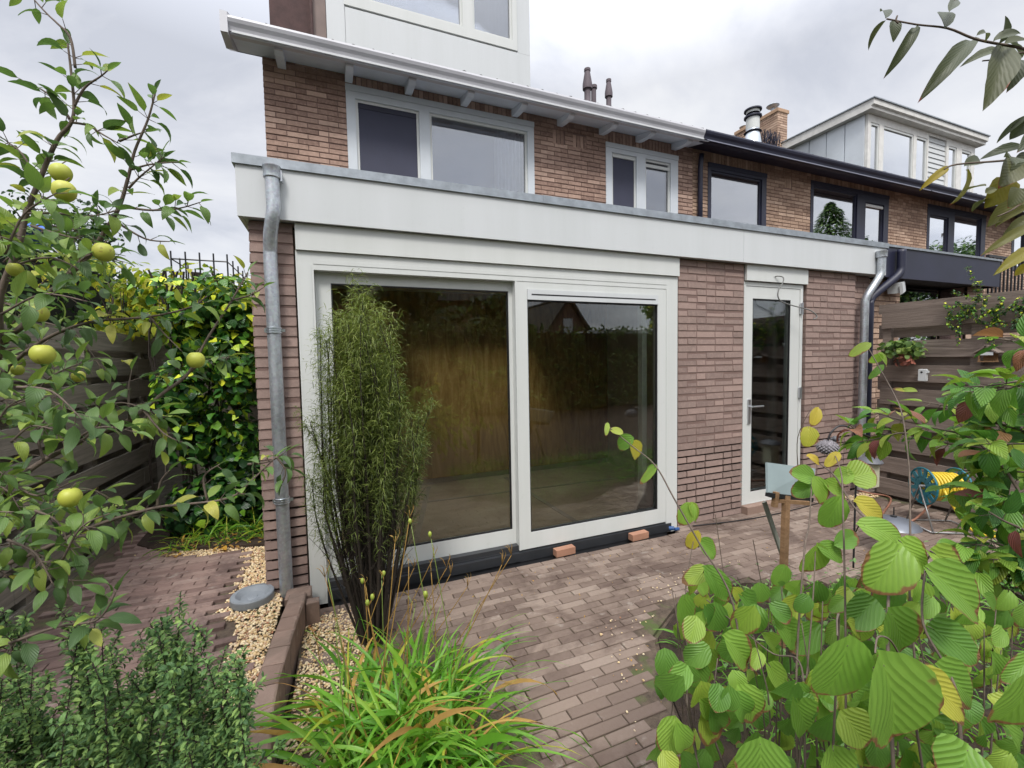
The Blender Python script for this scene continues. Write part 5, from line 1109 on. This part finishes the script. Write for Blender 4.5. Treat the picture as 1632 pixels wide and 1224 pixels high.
CLF = [(1412, 32, 1378, 67, 11, .3, .9), (1423, 33, 1426, 65, 18, .2, .3), (1460, 42, 1421, 110, 18, .2, .7), (1505, 44, 1500, 14, 24, .1, .2), (1514, 18, 1526, -6, 16, .2, .2), (1552, 62, 1477, 142, 27, .25, .5), (1411, 29, 1407, 11, 17, .1, .3), (1556, 57, 1582, 52, 12, .3, .8),
       (1592, 70, 1608, 24, 24, .1, .2), (1583, 66, 1632, 45, 18, .25, .4), (1597, 73, 1578, 167, 44, .35, .3), (1592, 80, 1538, 97, 18, .3, .3), (1606, 80, 1590, 150, 26, .4, .4), (1620, 93, 1612, 142, 28, .1, .4), (1600, 70, 1640, 62, 20, .3, .2), (1598, 72, 1580, 120, 30, .5, .3), (1606, 66, 1632, 90, 26, .1, .2),
       (1513, 266, 1469, 298, 13, .98, .6), (1541, 270, 1533, 324, 26, .7, .5), (1537, 265, 1571, 252, 22, .3, .4), (1636, 236, 1568, 245, 20, .15, .5), (1645, 182, 1586, 220, 11, .1, .9), (1640, 190, 1610, 222, 24, .1, .3), (1620, 258, 1598, 295, 42, .5, .3), (1604, 285, 1574, 330, 40, .8, .3), (1645, 305, 1577, 356, 34, .55, .5), (1640, 330, 1580, 358, 22, .6, .4),
       (1645, 362, 1580, 392, 16, .6, .7), (1640, 398, 1594, 430, 20, .8, .5), (1572, 296, 1532, 302, 13, .5, .3), (1578, 316, 1546, 334, 24, .35, .3), (1620, 262, 1604, 246, 30, .2, .2), (1625, 300, 1610, 330, 34, .4, .3), (1645, 420, 1612, 440, 14, .9, .4), (1570, 308, 1590, 300, 14, .5, .2), (1645, 250, 1612, 280, 34, .3, .3), (1650, 345, 1600, 372, 20, .5, .4), (1655, 205, 1628, 236, 26, .2, .3)]
for (bx, by, tx, ty, w, r, c) in CLF: bigleaf(m, bx, by, tx, ty, w, D + rnd(-.06, .06), r, curl=c, td=rnd(-.03, .05), shape='apple', fold=.45, nu=3, nv=11, jag=.06)
m.build('leaves', 'leaf_cherry', CH, smooth=True); ms.build('branches', 'bark', CH, smooth=True)
# ================================================================== SMALL LEAVED SHRUB (bottom left)
random.seed(29)
SB = thing('small_leaved_shrub', 'bushy many stemmed shrub with tiny green leaves in the lower left corner', 'shrub', (-.75, 1.3, .08))
m = MB(); ms = MB()
for i in range(62):
    px = rnd(-60, 380) if i % 3 else rnd(150, 390); topy = 985 + 60 * abs(math.sin(px * .021)) + rnd(-30, 190) + max(0, px - 330) * .5
    if 230 < px < 290: topy -= 30
    d = rnd(.95, 1.45); t = P(px, topy, d); b = Vector((t.x + rnd(-.1, .1), t.y + rnd(-.12, .08), .08))
    pts = [b, b.lerp(t, .5) + Vector((rnd(-.03, .03), rnd(-.03, .03), 0)), t]
    leafy(m, ms, pts, (.013, .024), .42, .0095, 'x', r0=.0022, r1=.0008, start=.12, nv=3, pet=.004, spur=.28, rbias=lambda q: q)
    for k in range(3):
        a = pts[1].lerp(t, rnd(.0, .8)); leafy(m, ms, [a, a + Vector((rnd(-.04, .04), rnd(-.04, .04), rnd(.03, .07))), a + Vector((rnd(-.07, .07), rnd(-.07, .07), rnd(.07, .13)))], (.014, .024), .42, .008, 'x', r0=.0012, r1=.0006, start=.05, nv=3, pet=.003, spur=.28, rbias=lambda q: q)
m.build('leaves', 'leaf_small', SB, smooth=True); ms.build('stems', 'bark_dark', SB)
# ================================================================== GROUND COVER
random.seed(31)
m = MB()
BED = [(1.36, 1.2), (1.62, 1.75), (2.05, 1.98), (2.5, 1.94), (2.95, 1.72), (4.0, 1.5), (5.2, 1.35), (5.2, -.5), (1.4, -.5)]
k = 0
while k < 1900:
    x, y = rnd(1.3, 4.6), rnd(.2, 1.98)
    if not inpoly(x, y, BED): continue
    a = rnd(0, 6.28); o = Vector((math.cos(a), math.sin(a), rnd(.8, 2.6))).normalized(); L = rnd(.08, .26)
    m.leaf((x, y, -.02), o, Vector((-o.x, -o.y, .6)), L, rnd(.004, .009), 'blade', rnd(.4, 1.3), .3, 1, 4, rnd(0, .6)); k += 1
o = m.build('bed_grass', 'grass', None, smooth=True); kind(o, 'stuff'); tag(o, 'grassy ground cover filling the bed under the pleated leaf shrub', 'ground cover')
m = MB(); k = 0
while k < 1100:
    x, y = rnd(1.7, 5.1), rnd(.4, 1.9)
    if not inpoly(x, y, BED): continue
    h = rnd(.03, .28); m.leaf((x, y, h), rvec() + Vector((0, 0, .4)), Vector((0, 0, 1)), rnd(.02, .045), .018, 'x', .3, .2, 1, 3, rnd(0, 1)); k += 1
o = m.build('bed_seedlings', 'leaf_small', None, smooth=True); kind(o, 'stuff'); tag(o, 'low small leaved seedlings scattered through the right bed', 'ground cover')
m = MB()
for i in range(240):
    x, y = rnd(-1.25, -.5), rnd(3.9, 4.25); a = rnd(0, 6.28); o_ = Vector((math.cos(a), math.sin(a), rnd(.5, 3))).normalized(); m.leaf((x, y, .12), o_, Vector((-o_.x, -o_.y, .6)), rnd(.1, .35), .006, 'blade', rnd(.4, 1.4), .3, 1, 4, rnd(0, 1))
o = m.build('bed_grass', 'grass', None, smooth=True); kind(o, 'stuff'); tag(o, 'tufts of thin grass at the foot of the ivy by the brick pillar', 'grass')
m = MB()
for i in range(130):
    x, y = (rnd(-1.2, -.5), rnd(3.82, 4.2)) if i < 80 else (rnd(-1.3, 3), rnd(1.2, 2.9)); v = Vector((rnd(-1, 1), rnd(-1, 1), rnd(-.1, .3))); 
    if i >= 80: continue
    m.leaf((x, y, .135), v, Vector((rnd(-.3, .3), rnd(-.3, .3), 1)), rnd(.03, .07), .02, 'x', .5, .3, 1, 4, random.random())
o = m.build('leaf_litter', 'grass_dry', None, smooth=True); kind(o, 'stuff'); tag(o, 'dry brown leaves lying at the foot of the ivy', 'leaf litter')
m = MB()
for i in range(210):
    x, y = rnd(.5, 4.6), rnd(1.0, 2.9)
    if not inpoly(x, y, PATIO): continue
    v = Vector((rnd(-1, 1), rnd(-1, 1), rnd(-.05, .15))); m.leaf((x, y, .006), v, Vector((rnd(-.3, .3), rnd(-.3, .3), 1)), rnd(.006, .022), rnd(.003, .009), 'x', .5, .3, 1, 3, random.random())
o = m.build('leaf_crumbs', 'grass_dry', None, smooth=True); kind(o, 'stuff'); tag(o, 'dry leaf crumbs and twiglets scattered over the patio bricks', 'leaf litter')
m = MB(); c = GZ(350, 875, .125); m.leaf(c, Vector((.6, -.7, .45)), Vector((0, 0, 1)), .09, .06, 'x', .5, .5, 2, 6, .95); tag(m.build('fallen_leaf', 'grass_dry', None, smooth=True), 'single yellow brown leaf standing on the pebbles before the ivy', 'leaf')
# ================================================================== GARDEN OBJECTS
# concrete ring saucer on the terrace
m = MB(); c = Vector((-.514, 2.925, .112)); m.lathe([(.10, 0), (.112, 0.0), (.115, .01), (.115, .042), (.110, .048), (.088, .049), (.083, .044), (.06, .026), (.03, .022), (.025, .026), (.001, .027)], c, 40)
tag(m.build('concrete_saucer', simple('smooth grey concrete', lin((128, 134, 140)), .6, var=.12, scale=12, bump=.1), smooth=True, sharp=22), 'round grey concrete saucer lying on the cream pebbles beside the drainpipe', 'saucer')
# stake with tilted grey board
ST = thing('easel_stand', 'wooden easel on stakes holding a tilted grey board among the shrubs', 'easel', (2.25, 1.6, 0))
def pd(px, py, d): return P(px, py, d)
d0 = 2.2
m = MB(); a, b_ = P(1253, 790, d0), P(1243, 1075, d0 * .93); m.beam(b_, a, .034, .022, (0, 1, 0)); m.build('stake', 'wood', ST)
m = MB(); m.beam(P(1218, 800, d0 + .1), P(1252, 900, d0 + .12), .022, .012, (0, 1, 0)); m.build('stake', simple('grey batten', lin((120, 122, 112)), .8), ST)
m = MB(); m.beam(P(1240, 798, d0 - .02), P(1290, 802, d0 + .03), .018, .018); m.beam(P(1237, 784, d0 - .03), P(1234, 808, d0 - .03), .025, .02, (0, 1, 0)); m.build('ledge', 'wood', ST)
m = MB(); A, B, C_, D_ = P(1223, 737, d0), P(1300, 747, d0 + .12), P(1292, 793, d0 + .08), P(1224, 785, d0 - .04)
nn = (B - A).cross(D_ - A).normalized() * .012
m.add([A, B, C_, D_, A + nn, B + nn, C_ + nn, D_ + nn], [(3, 2, 1, 0), (4, 5, 6, 7), (0, 1, 5, 4), (1, 2, 6, 5), (2, 3, 7, 6), (3, 0, 4, 7)]); m.build('board', simple('grey slate board', lin((140, 154, 156)), .5, var=.08), ST)
m = MB(); m.beam(D_ + Vector((0, 0, -.01)), C_ + Vector((0, 0, -.01)), .03, .022); m.build('board_trim', 'black', ST)
# hanging pine cone on a crook
CK = thing('shepherd_crook', 'thin black curved metal crook standing behind the pleated leaf shrub', 'crook', (3.0, 2.2, 0))
dk = 3.0
pts = [P(1360, 905, dk), P(1363, 800, dk), P(1366, 720, dk), P(1362, 692, dk), P(1350, 680, dk), P(1335, 680, dk), P(1323, 692, dk), P(1319, 705, dk)]
m = MB(); m.tube(smooth_pts(pts, 5), .006, 6); m.build('hook', 'blackrail', CK, smooth=True)
m = MB(); c = P(1319, 713, dk)
for i in range(9):
    z = (i - 4) / 4.5; rr = math.sqrt(max(0.05, 1 - z * z)) * .062
    n_ = 14
    for k in range(n_):
        a = 6.283 * (k + .5 * (i % 2)) / n_; o = Vector((math.cos(a), math.sin(a), 0)); t = Vector((-o.y, o.x, 0)); p = c + o * rr + Vector((0, 0, z * .045)); m.add([p - t * .010, p + o * .010 + Vector((0, 0, -.006)), p + t * .010, p + Vector((0, 0, .014)) - o * .006, p - o * .02], [(0, 1, 3), (1, 2, 3), (0, 4, 1), (1, 4, 2), (0, 3, 4), (2, 4, 3)], rnd(0, 1))
m.lathe([(.001, -.045), (.04, -.038), (.055, 0), (.04, .038), (.001, .045)], c, 12)
CN = m.build('pine_cone', simple('grey pine cone', lin((120, 116, 120)), .7, var=.4, scale=60)); tag(CN, 'grey pine cone ornament hanging from the black crook', 'ornament')
m = MB(); p = P(1331, 700, dk + .03); m.lathe([(.001, -.02), (.022, -.01), (.026, .005), (.012, .02), (.001, .024)], p, 10); m.lathe([(.001, 0), (.011, .006), (.001, .02)], p + Vector((.03, 0, .008)), 8); m.box(p.x - .05, p.x - .02, p.y - .005, p.y + .005, p.z, p.z + .012)
tag(m.build('bird_ornament', simple('dark grey metal', lin((80, 80, 84)), .5), smooth=True), 'small dark metal bird perched above the hanging pine cone', 'ornament')
# feeder: grey domed lid and pale body
dl = 4.15; c = P(1386, 735, dl); BF = thing('bird_feeder', 'hanging bird feeder with grey domed lid and pale cream body', 'bird feeder', tuple(c)); 
def lath(name, prof, c, mat, par, n=24): q = MB(); q.lathe(prof, c, n); o = q.build(name, mat, par, smooth=True, sharp=40); return o
lath('lid', [(.001, .04), (.05, .035), (.09, .018), (.105, -.005), (.10, -.012), (.001, -.008)], c, simple('grey lid', lin((96, 98, 104)), .5), BF)
m = MB(); m.box(c.x - .065, c.x + .065, c.y - .05, c.y + .05, c.z - .25, c.z - .01, .5, .008); m.build('body', simple('pale cream tube', lin((196, 196, 170)), .5), BF)
m = MB(); m.tube(smooth_pts([c + Vector((0, 0, .03)), c + Vector((0, 0, .12)), c + Vector((.05, .03, .2)), Vector((5.33, c.y + .12, c.z + .22))]), .004, 5); m.build('hanger', 'blackrail', BF)
# domed grey feeder roof on a rod
dd = 3.3; c = P(1424, 833, dd); DF = thing('dish_lamp', 'shallow grey metal dome on a thin rod above the patio edge', 'garden lamp'); 
lath('dome', [(.001, .048), (.05, .044), (.11, .026), (.15, .002), (.165, -.018), (.158, -.022), (.10, -.004), (.001, .01)], c, simple('dark grey metal dome', lin((104, 108, 116)), .35, .3), DF, 32)
m = MB(); m.tube([Vector((c.x, c.y, -.02)), c + Vector((0, 0, .12))], .004, 6); m.build('rod', 'blackrail', DF)
m = MB(); m.lathe([(.02, .046), (.02, .055), (.008, .06), (.001, .062)], c, 10); m.build('knob', 'black', DF)
# hose reel
HR = thing('hose_reel', 'garden hose reel with teal side discs and wound yellow hose by the fence', 'hose reel')
rc = P(1498, 775, 3.75); rc.z = max(.33, rc.z); ax = Vector((.85, -.5, 0)).normalized(); side = Vector((-ax.y, ax.x, 0)); up = Vector((0, 0, 1))
def disc(mb, c, ax, R, w, n=28, spokes=True):
    u = ax.orthogonal().normalized(); v = ax.cross(u)
    ring = [c + (u * math.cos(6.2832 * k / n) + v * math.sin(6.2832 * k / n)) * R for k in range(n)]; mb.tube(ring + [ring[0], ring[1]], w, 6, cap=False)
    ring = [c + (u * math.cos(6.2832 * k / n) + v * math.sin(6.2832 * k / n)) * R * .55 for k in range(n)]; mb.tube(ring + [ring[0], ring[1]], w * .9, 6, cap=False)
    for k in range(12):
        a = 6.2832 * k / 12; o = u * math.cos(a) + v * math.sin(a); q = ax.cross(o); mb.obox(c + o * R * .6, o * R * .38, q * .016, ax * .005)
for s_ in (-1, 1):
    m = MB(); disc(m, rc + ax * s_ * .13, ax, .155, .008); m.build('side_disc', simple('teal plastic', lin((22, 108, 124)), .35), HR, smooth=False)
m = MB()
for lay in range(3):
    R = .075 + lay * .019; pts = []
    for k in range(8 * 22):
        a = 6.2832 * k / 22; off = -.105 + .21 * (k / (8 * 22)) * 1.0; pts.append(rc + ax * (off + lay * .006) + (side * math.cos(a) + up * math.sin(a)) * (R + rnd(-.001, .001)))
    m.tube(pts, .0105, 6)
e = pts[-1]; m.tube(smooth_pts([rc + ax * -.05 + side * -.11, rc + ax * -.03 + side * -.16 + up * -.1, Vector((rc.x, rc.y, 0)) + side * -.18 + ax * .1 + up * .06, Vector((rc.x, rc.y, 0)) + side * -.2 + ax * .26 + up * .012, Vector((rc.x, rc.y, 0)) + side * -.12 + ax * .34 + up * .012, Vector((rc.x, rc.y, 0)) + side * .0 + ax * .3 + up * .02], 6), .0105, 7)
m.build('hose', simple('yellow hose', lin((214, 186, 56)), .4), HR, smooth=True)
m = MB(); g0 = Vector((rc.x, rc.y, .012))
m.tube([g0 + ax * -.17 + side * -.16, g0 + ax * .2 + side * -.16, g0 + ax * .2 + side * .14, g0 + ax * -.17 + side * .14, g0 + ax * -.17 + side * -.16], .007, 6)
for s_ in (-.155, .155): m.tube([g0 + ax * s_ + side * -.16, rc + ax * s_, g0 + ax * s_ + side * .14], .007, 6)
m.tube([rc + ax * -.155, rc + ax * .155], .012, 8); m.build('frame', simple('grey tube', (.3, .3, .3, 1), .4, .5), HR, smooth=True)
# red brown hose on the ground
m = MB(); m.tube(smooth_pts([GZ(1362, 780, .012), GZ(1385, 786, .012), GZ(1420, 795, .012), Vector((rc.x - .45, rc.y + .22, .02)), Vector((rc.x - .2, rc.y + .1, .05)), rc + Vector((-.1, 0, -.12))], 6), .009, 6)
tag(m.build('ground_hose', simple('faded red hose', lin((150, 104, 84)), .6), smooth=True), 'faded red brown hose lying from the drainpipe to the hose reel', 'hose')
m = MB(); m.tube(smooth_pts([Vector((2.9, 2.93, .008)), Vector((3.4, 2.85, .008)), Vector((3.9, 2.83, .008)), Vector((4.5, 2.86, .008))]), .005, 5); tag(m.build('patio_cable', 'black', smooth=True), 'thin black cable lying on the patio in front of the back door', 'cable')
# things on the right fence
p = AX(1445, 558, 5.30); PT = thing('planter', 'small pot of strawberry leaves hung on the dark fence', 'planter')
m = MB(); m.lathe([(.001, -.12), (.035, -.12), (.05, -.02), (.053, -.01), (.045, -.01), (.001, -.03)], p + Vector((-.05, 0, 0)), 14); m.build('pot', simple('brown pot', lin((112, 66, 52)), .7), PT, smooth=True, sharp=40)
random.seed(41); m = MB(); clump(m, 190, [((p.x - .06, p.y + rnd(-.1, .12), p.z + rnd(-.04, .08)), (.08, .14, .07)) for _ in range(8)], (.035, .06), 'broad', .9, 5, 1, rb=lambda q, pp: q * .7); m.build('leaves', 'leaf_apple', PT, smooth=True)
m = MB(); clump(m, 22, [((p.x - .07, p.y - .02, p.z - .1), (.05, .1, .05))], (.03, .05), 'broad', .9, 5, 1); m.build('red_leaves', simple('red brown leaf', lin((150, 92, 76)), .6), PT, smooth=True)
c = AX(1471, 598, 5.30); m = MB(); m.box(c.x - .02, c.x + .02, c.y - .03, c.y + .03, c.z - .06, c.z + .06, .5, .006); o = m.build('sensor_box', 'white'); tag(o, 'small white weather sensor fixed to the dark fence board', 'sensor')
m = MB(); m.lathe([(.001, -.003), (.009, -.002), (.009, .002)], (c.x - .021, c.y + .002, c.z + .03), 12, 'x'); m.build('lens', 'black', o); m = MB(); m.box(c.x - .01, c.x + .01, c.y - .045, c.y - .031, c.z + .02, c.z + .045, .5, .003); m.build('knob', 'white', o)
c = AX(1575, 565, 5.26); BH = thing('bird_house', 'tiny open wooden bird table with pitched roof on the dark fence', 'bird house')
m = MB()
for s_ in (-1, 1): m.obox((c.x, c.y + s_ * .035, c.z + .045), (.06, 0, 0), (0, .045, -s_ * .033), (0, .003 * s_, .004))
m.build('roof', 'fence_r', BH)
m = MB(); m.box(c.x - .05, c.x + .05, c.y - .05, c.y + .05, c.z - .065, c.z - .055); m.box(c.x + .04, c.x + .05, c.y - .045, c.y + .045, c.z - .055, c.z + .02); m.box(c.x - .05, c.x - .042, c.y + .035, c.y + .045, c.z - .055, c.z + .02); m.build('box', 'wood', BH)
m = MB(); m.box(c.x - .055, c.x - .0505, c.y - .05, c.y + .03, c.z - .005, c.z + .022); m.build('plate', 'white', BH)
# stakes left in the bed: thin dry sticks
random.seed(43); m = MB()
for (a, b_) in (((1165, 1000), (1140, 820)), ((1225, 990), (1200, 860)), ((1205, 985), (1175, 920))):
    bse = GZ(a[0], a[1], -.02); m.tube([bse, P(b_[0], b_[1], (bse - EYE).dot(FWD))], .003, 4)
tag(m.build('dry_sticks', 'bark', None), 'few thin dry sticks poking out of the bed border left of the easel', 'sticks')
# ================================================================== BEHIND THE VIEWER (seen in the glass)
def R_(px, py, yr, yglass):      # point behind the viewer that reflects at pixel px,py in glass on plane yglass
    v = AY(px, py, 2 * yglass - yr); return Vector((v.x, yr, v.z))
random.seed(47)
HB = thing('hedge', 'tall dark hedge at the bottom of the garden mirrored in the sliding door', 'hedge', (4, -5.5, 0))
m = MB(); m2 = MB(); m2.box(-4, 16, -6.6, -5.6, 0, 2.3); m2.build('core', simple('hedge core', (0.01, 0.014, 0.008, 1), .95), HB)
for i in range(9000):
    p = Vector((rnd(-4, 16), -5.5 + .25 * noise.noise(Vector((i * .37, 2, 1))), rnd(.0, 2.5))); p.y = -5.5 + .3 * noise.noise(p * 1.3); nrm = (Vector((0, 1, .3)) + rvec() * .7).normalized(); t = rvec(); t = (t - nrm * t.dot(nrm)).normalized(); m.leaf(p, t, nrm, rnd(.08, .14), .07, 'x', .2, .2, 1, 3, random.random())
m.build('leaves', 'leaf_hedge', HB, smooth=True)
GH = thing('gable_house', 'brick gable house across the gardens mirrored in the right door pane', 'house', (8, -24, 0))
ap = R_(905, 476, -20, 3.0); m = MB(); W2 = 3.2; ez = ap.z - W2 * 1.35
x0, x1 = ap.x - W2, ap.x + W2
m.add([(x0, -20, 0), (x1, -20, 0), (x1, -20, ez), (ap.x, -20, ap.z), (x0, -20, ez), (x0, -28, 0), (x1, -28, 0), (x1, -28, ez), (ap.x, -28, ap.z), (x0, -28, ez)], [(0, 1, 2, 3, 4), (9, 8, 7, 6, 5), (0, 4, 9, 5), (1, 6, 7, 2)]); m.build('wall', simple('reddish brick', lin((112, 88, 80)), .9, var=.2, scale=30), GH)
m = MB(); m.obox(((x0 + ap.x) / 2, -24, (ez + ap.z) / 2 + .1), ((ap.x - x0) / 2 + .1, 0, (ap.z - ez) / 2 + .1), (0, 4.3, 0), (-.07, 0, .06)); m.obox(((x1 + ap.x) / 2, -24, (ez + ap.z) / 2 + .1), ((x1 - ap.x) / 2 + .1, 0, -(ap.z - ez) / 2 - .1), (0, 4.3, 0), (.07, 0, .06)); m.build('roof', 'tile', GH)
m = MB(); m.box(ap.x - .35, ap.x + .35, -19.99, -19.95, ap.z - 2.4, ap.z - 1.3); m.build('window', 'white', GH)
m = MB(); m.box(ap.x - 2.8, ap.x + 9, -15, -12, 0, 2.7); m.box(ap.x - 3, ap.x + 9.2, -15, -11.9, 2.701, 2.9); tag(m.build('garage', 'white'), 'low white roofed garage mirrored below the gable house', 'garage')
RH = thing('row_house', 'long brick row with dark tiled roof mirrored in the left door pane', 'house', (-6, -24, 0))
m = MB(); m.box(-22, ap.x - 5, -26, -18, 0, 5); m.build('wall', simple('row brick', lin((110, 76, 62)), .9, var=.2, scale=30), RH); m = MB(); m.prism([(-17.6, 4.9), (-22, 8.6), (-26.4, 4.9)], -22, ap.x - 4.8); m.build('roof', 'tile', RH)
def tree(name, label, base, H, Rr, n, cone=False, mat='leaf_hedge', L=(.18, .32), group=None):
    t = thing(name, label, 'tree', tuple(base), group); m = MB(); bx, by = base[0], base[1]
    m.tube([(0, 0, 0), (0.1, 0, H * .4), (0, 0, H * .9)], [H * .022, H * .006], 8); ms_ = m
    if cone:
        for i in range(int(H * 7)):
            z = H * (.12 + .86 * i / (H * 7)); a = i * 2.4; r = Rr * (1 - z / H) ** .8 + .1; m.tube([(0, 0, z), (math.cos(a) * r, math.sin(a) * r, z - r * .25)], [.03, .008], 4, cap=False)
    m.build('trunk', 'bark_dark', t, local=True); q = MB()
    if cone:
        for i in range(n):
            z = H * (.1 + .9 * random.random() ** 1.2); lay = math.sin(z * 7) * .12; r = (Rr * (1 - z / H) ** .85) * (1 + lay) * rnd(.5, 1.08); a = rnd(0, 6.283); p = Vector((math.cos(a) * r, math.sin(a) * r, z - r * .2)); v = Vector((math.cos(a), math.sin(a), -.25)) + rvec() * .4; q.leaf(p, v, Vector((0, 0, 1)), rnd(*L), .1, 'x', .3, .3, 1, 3, random.random())
    else:
        cs = []
        for i in range(16): a = rnd(0, 6.283); r = rnd(0, .75) * Rr; cs.append(((math.cos(a) * r, math.sin(a) * r, H * rnd(.45, .88)), (Rr * .38, Rr * .38, Rr * .3)))
        clump(q, n, cs, L, 'x', .6, 3, 1, surf=.5)
    q.build('crown', mat, t, smooth=True, local=True)
c = R_(1325, 322, -6.0, 5.72); tree('conifer', 'tall dark conifer mirrored in the dark framed upstairs window', (c.x, -6, 0), c.z, 5.2, 9000, True)
for i, (px, py, lab) in enumerate(((1285, 378, 'low round tree mirrored left of the conifer'), (1362, 347, 'leafy tree mirrored right of the conifer'), (1505, 352, 'big tree mirrored in the far upstairs window'), (1555, 372, 'tree mirrored in the last upstairs window'))):
    c = R_(px, py, -6.5 - i, 5.72); H = c.z / .98; tree('broadleaf_tree', lab, (c.x, -6.5 - i, 0), H, 3.0, 2600, group=None)
for (x, y, H, lab) in ((-1, -9, 5.2, 'dark garden tree mirrored at the left of the sliding door'), (2.6, -8.5, 5.4, 'garden tree mirrored behind the needle shrub'), (13.2, -9, 6.2, 'yellow green tree mirrored at the right of the sliding door'), (6.0, -9.5, 4.6, 'small tree mirrored by the middle post')):
    tree('garden_tree', lab, (x, y, 0), H, 1.7, 2200, mat='leaf_gold' if x > 13 else 'leaf_hedge')
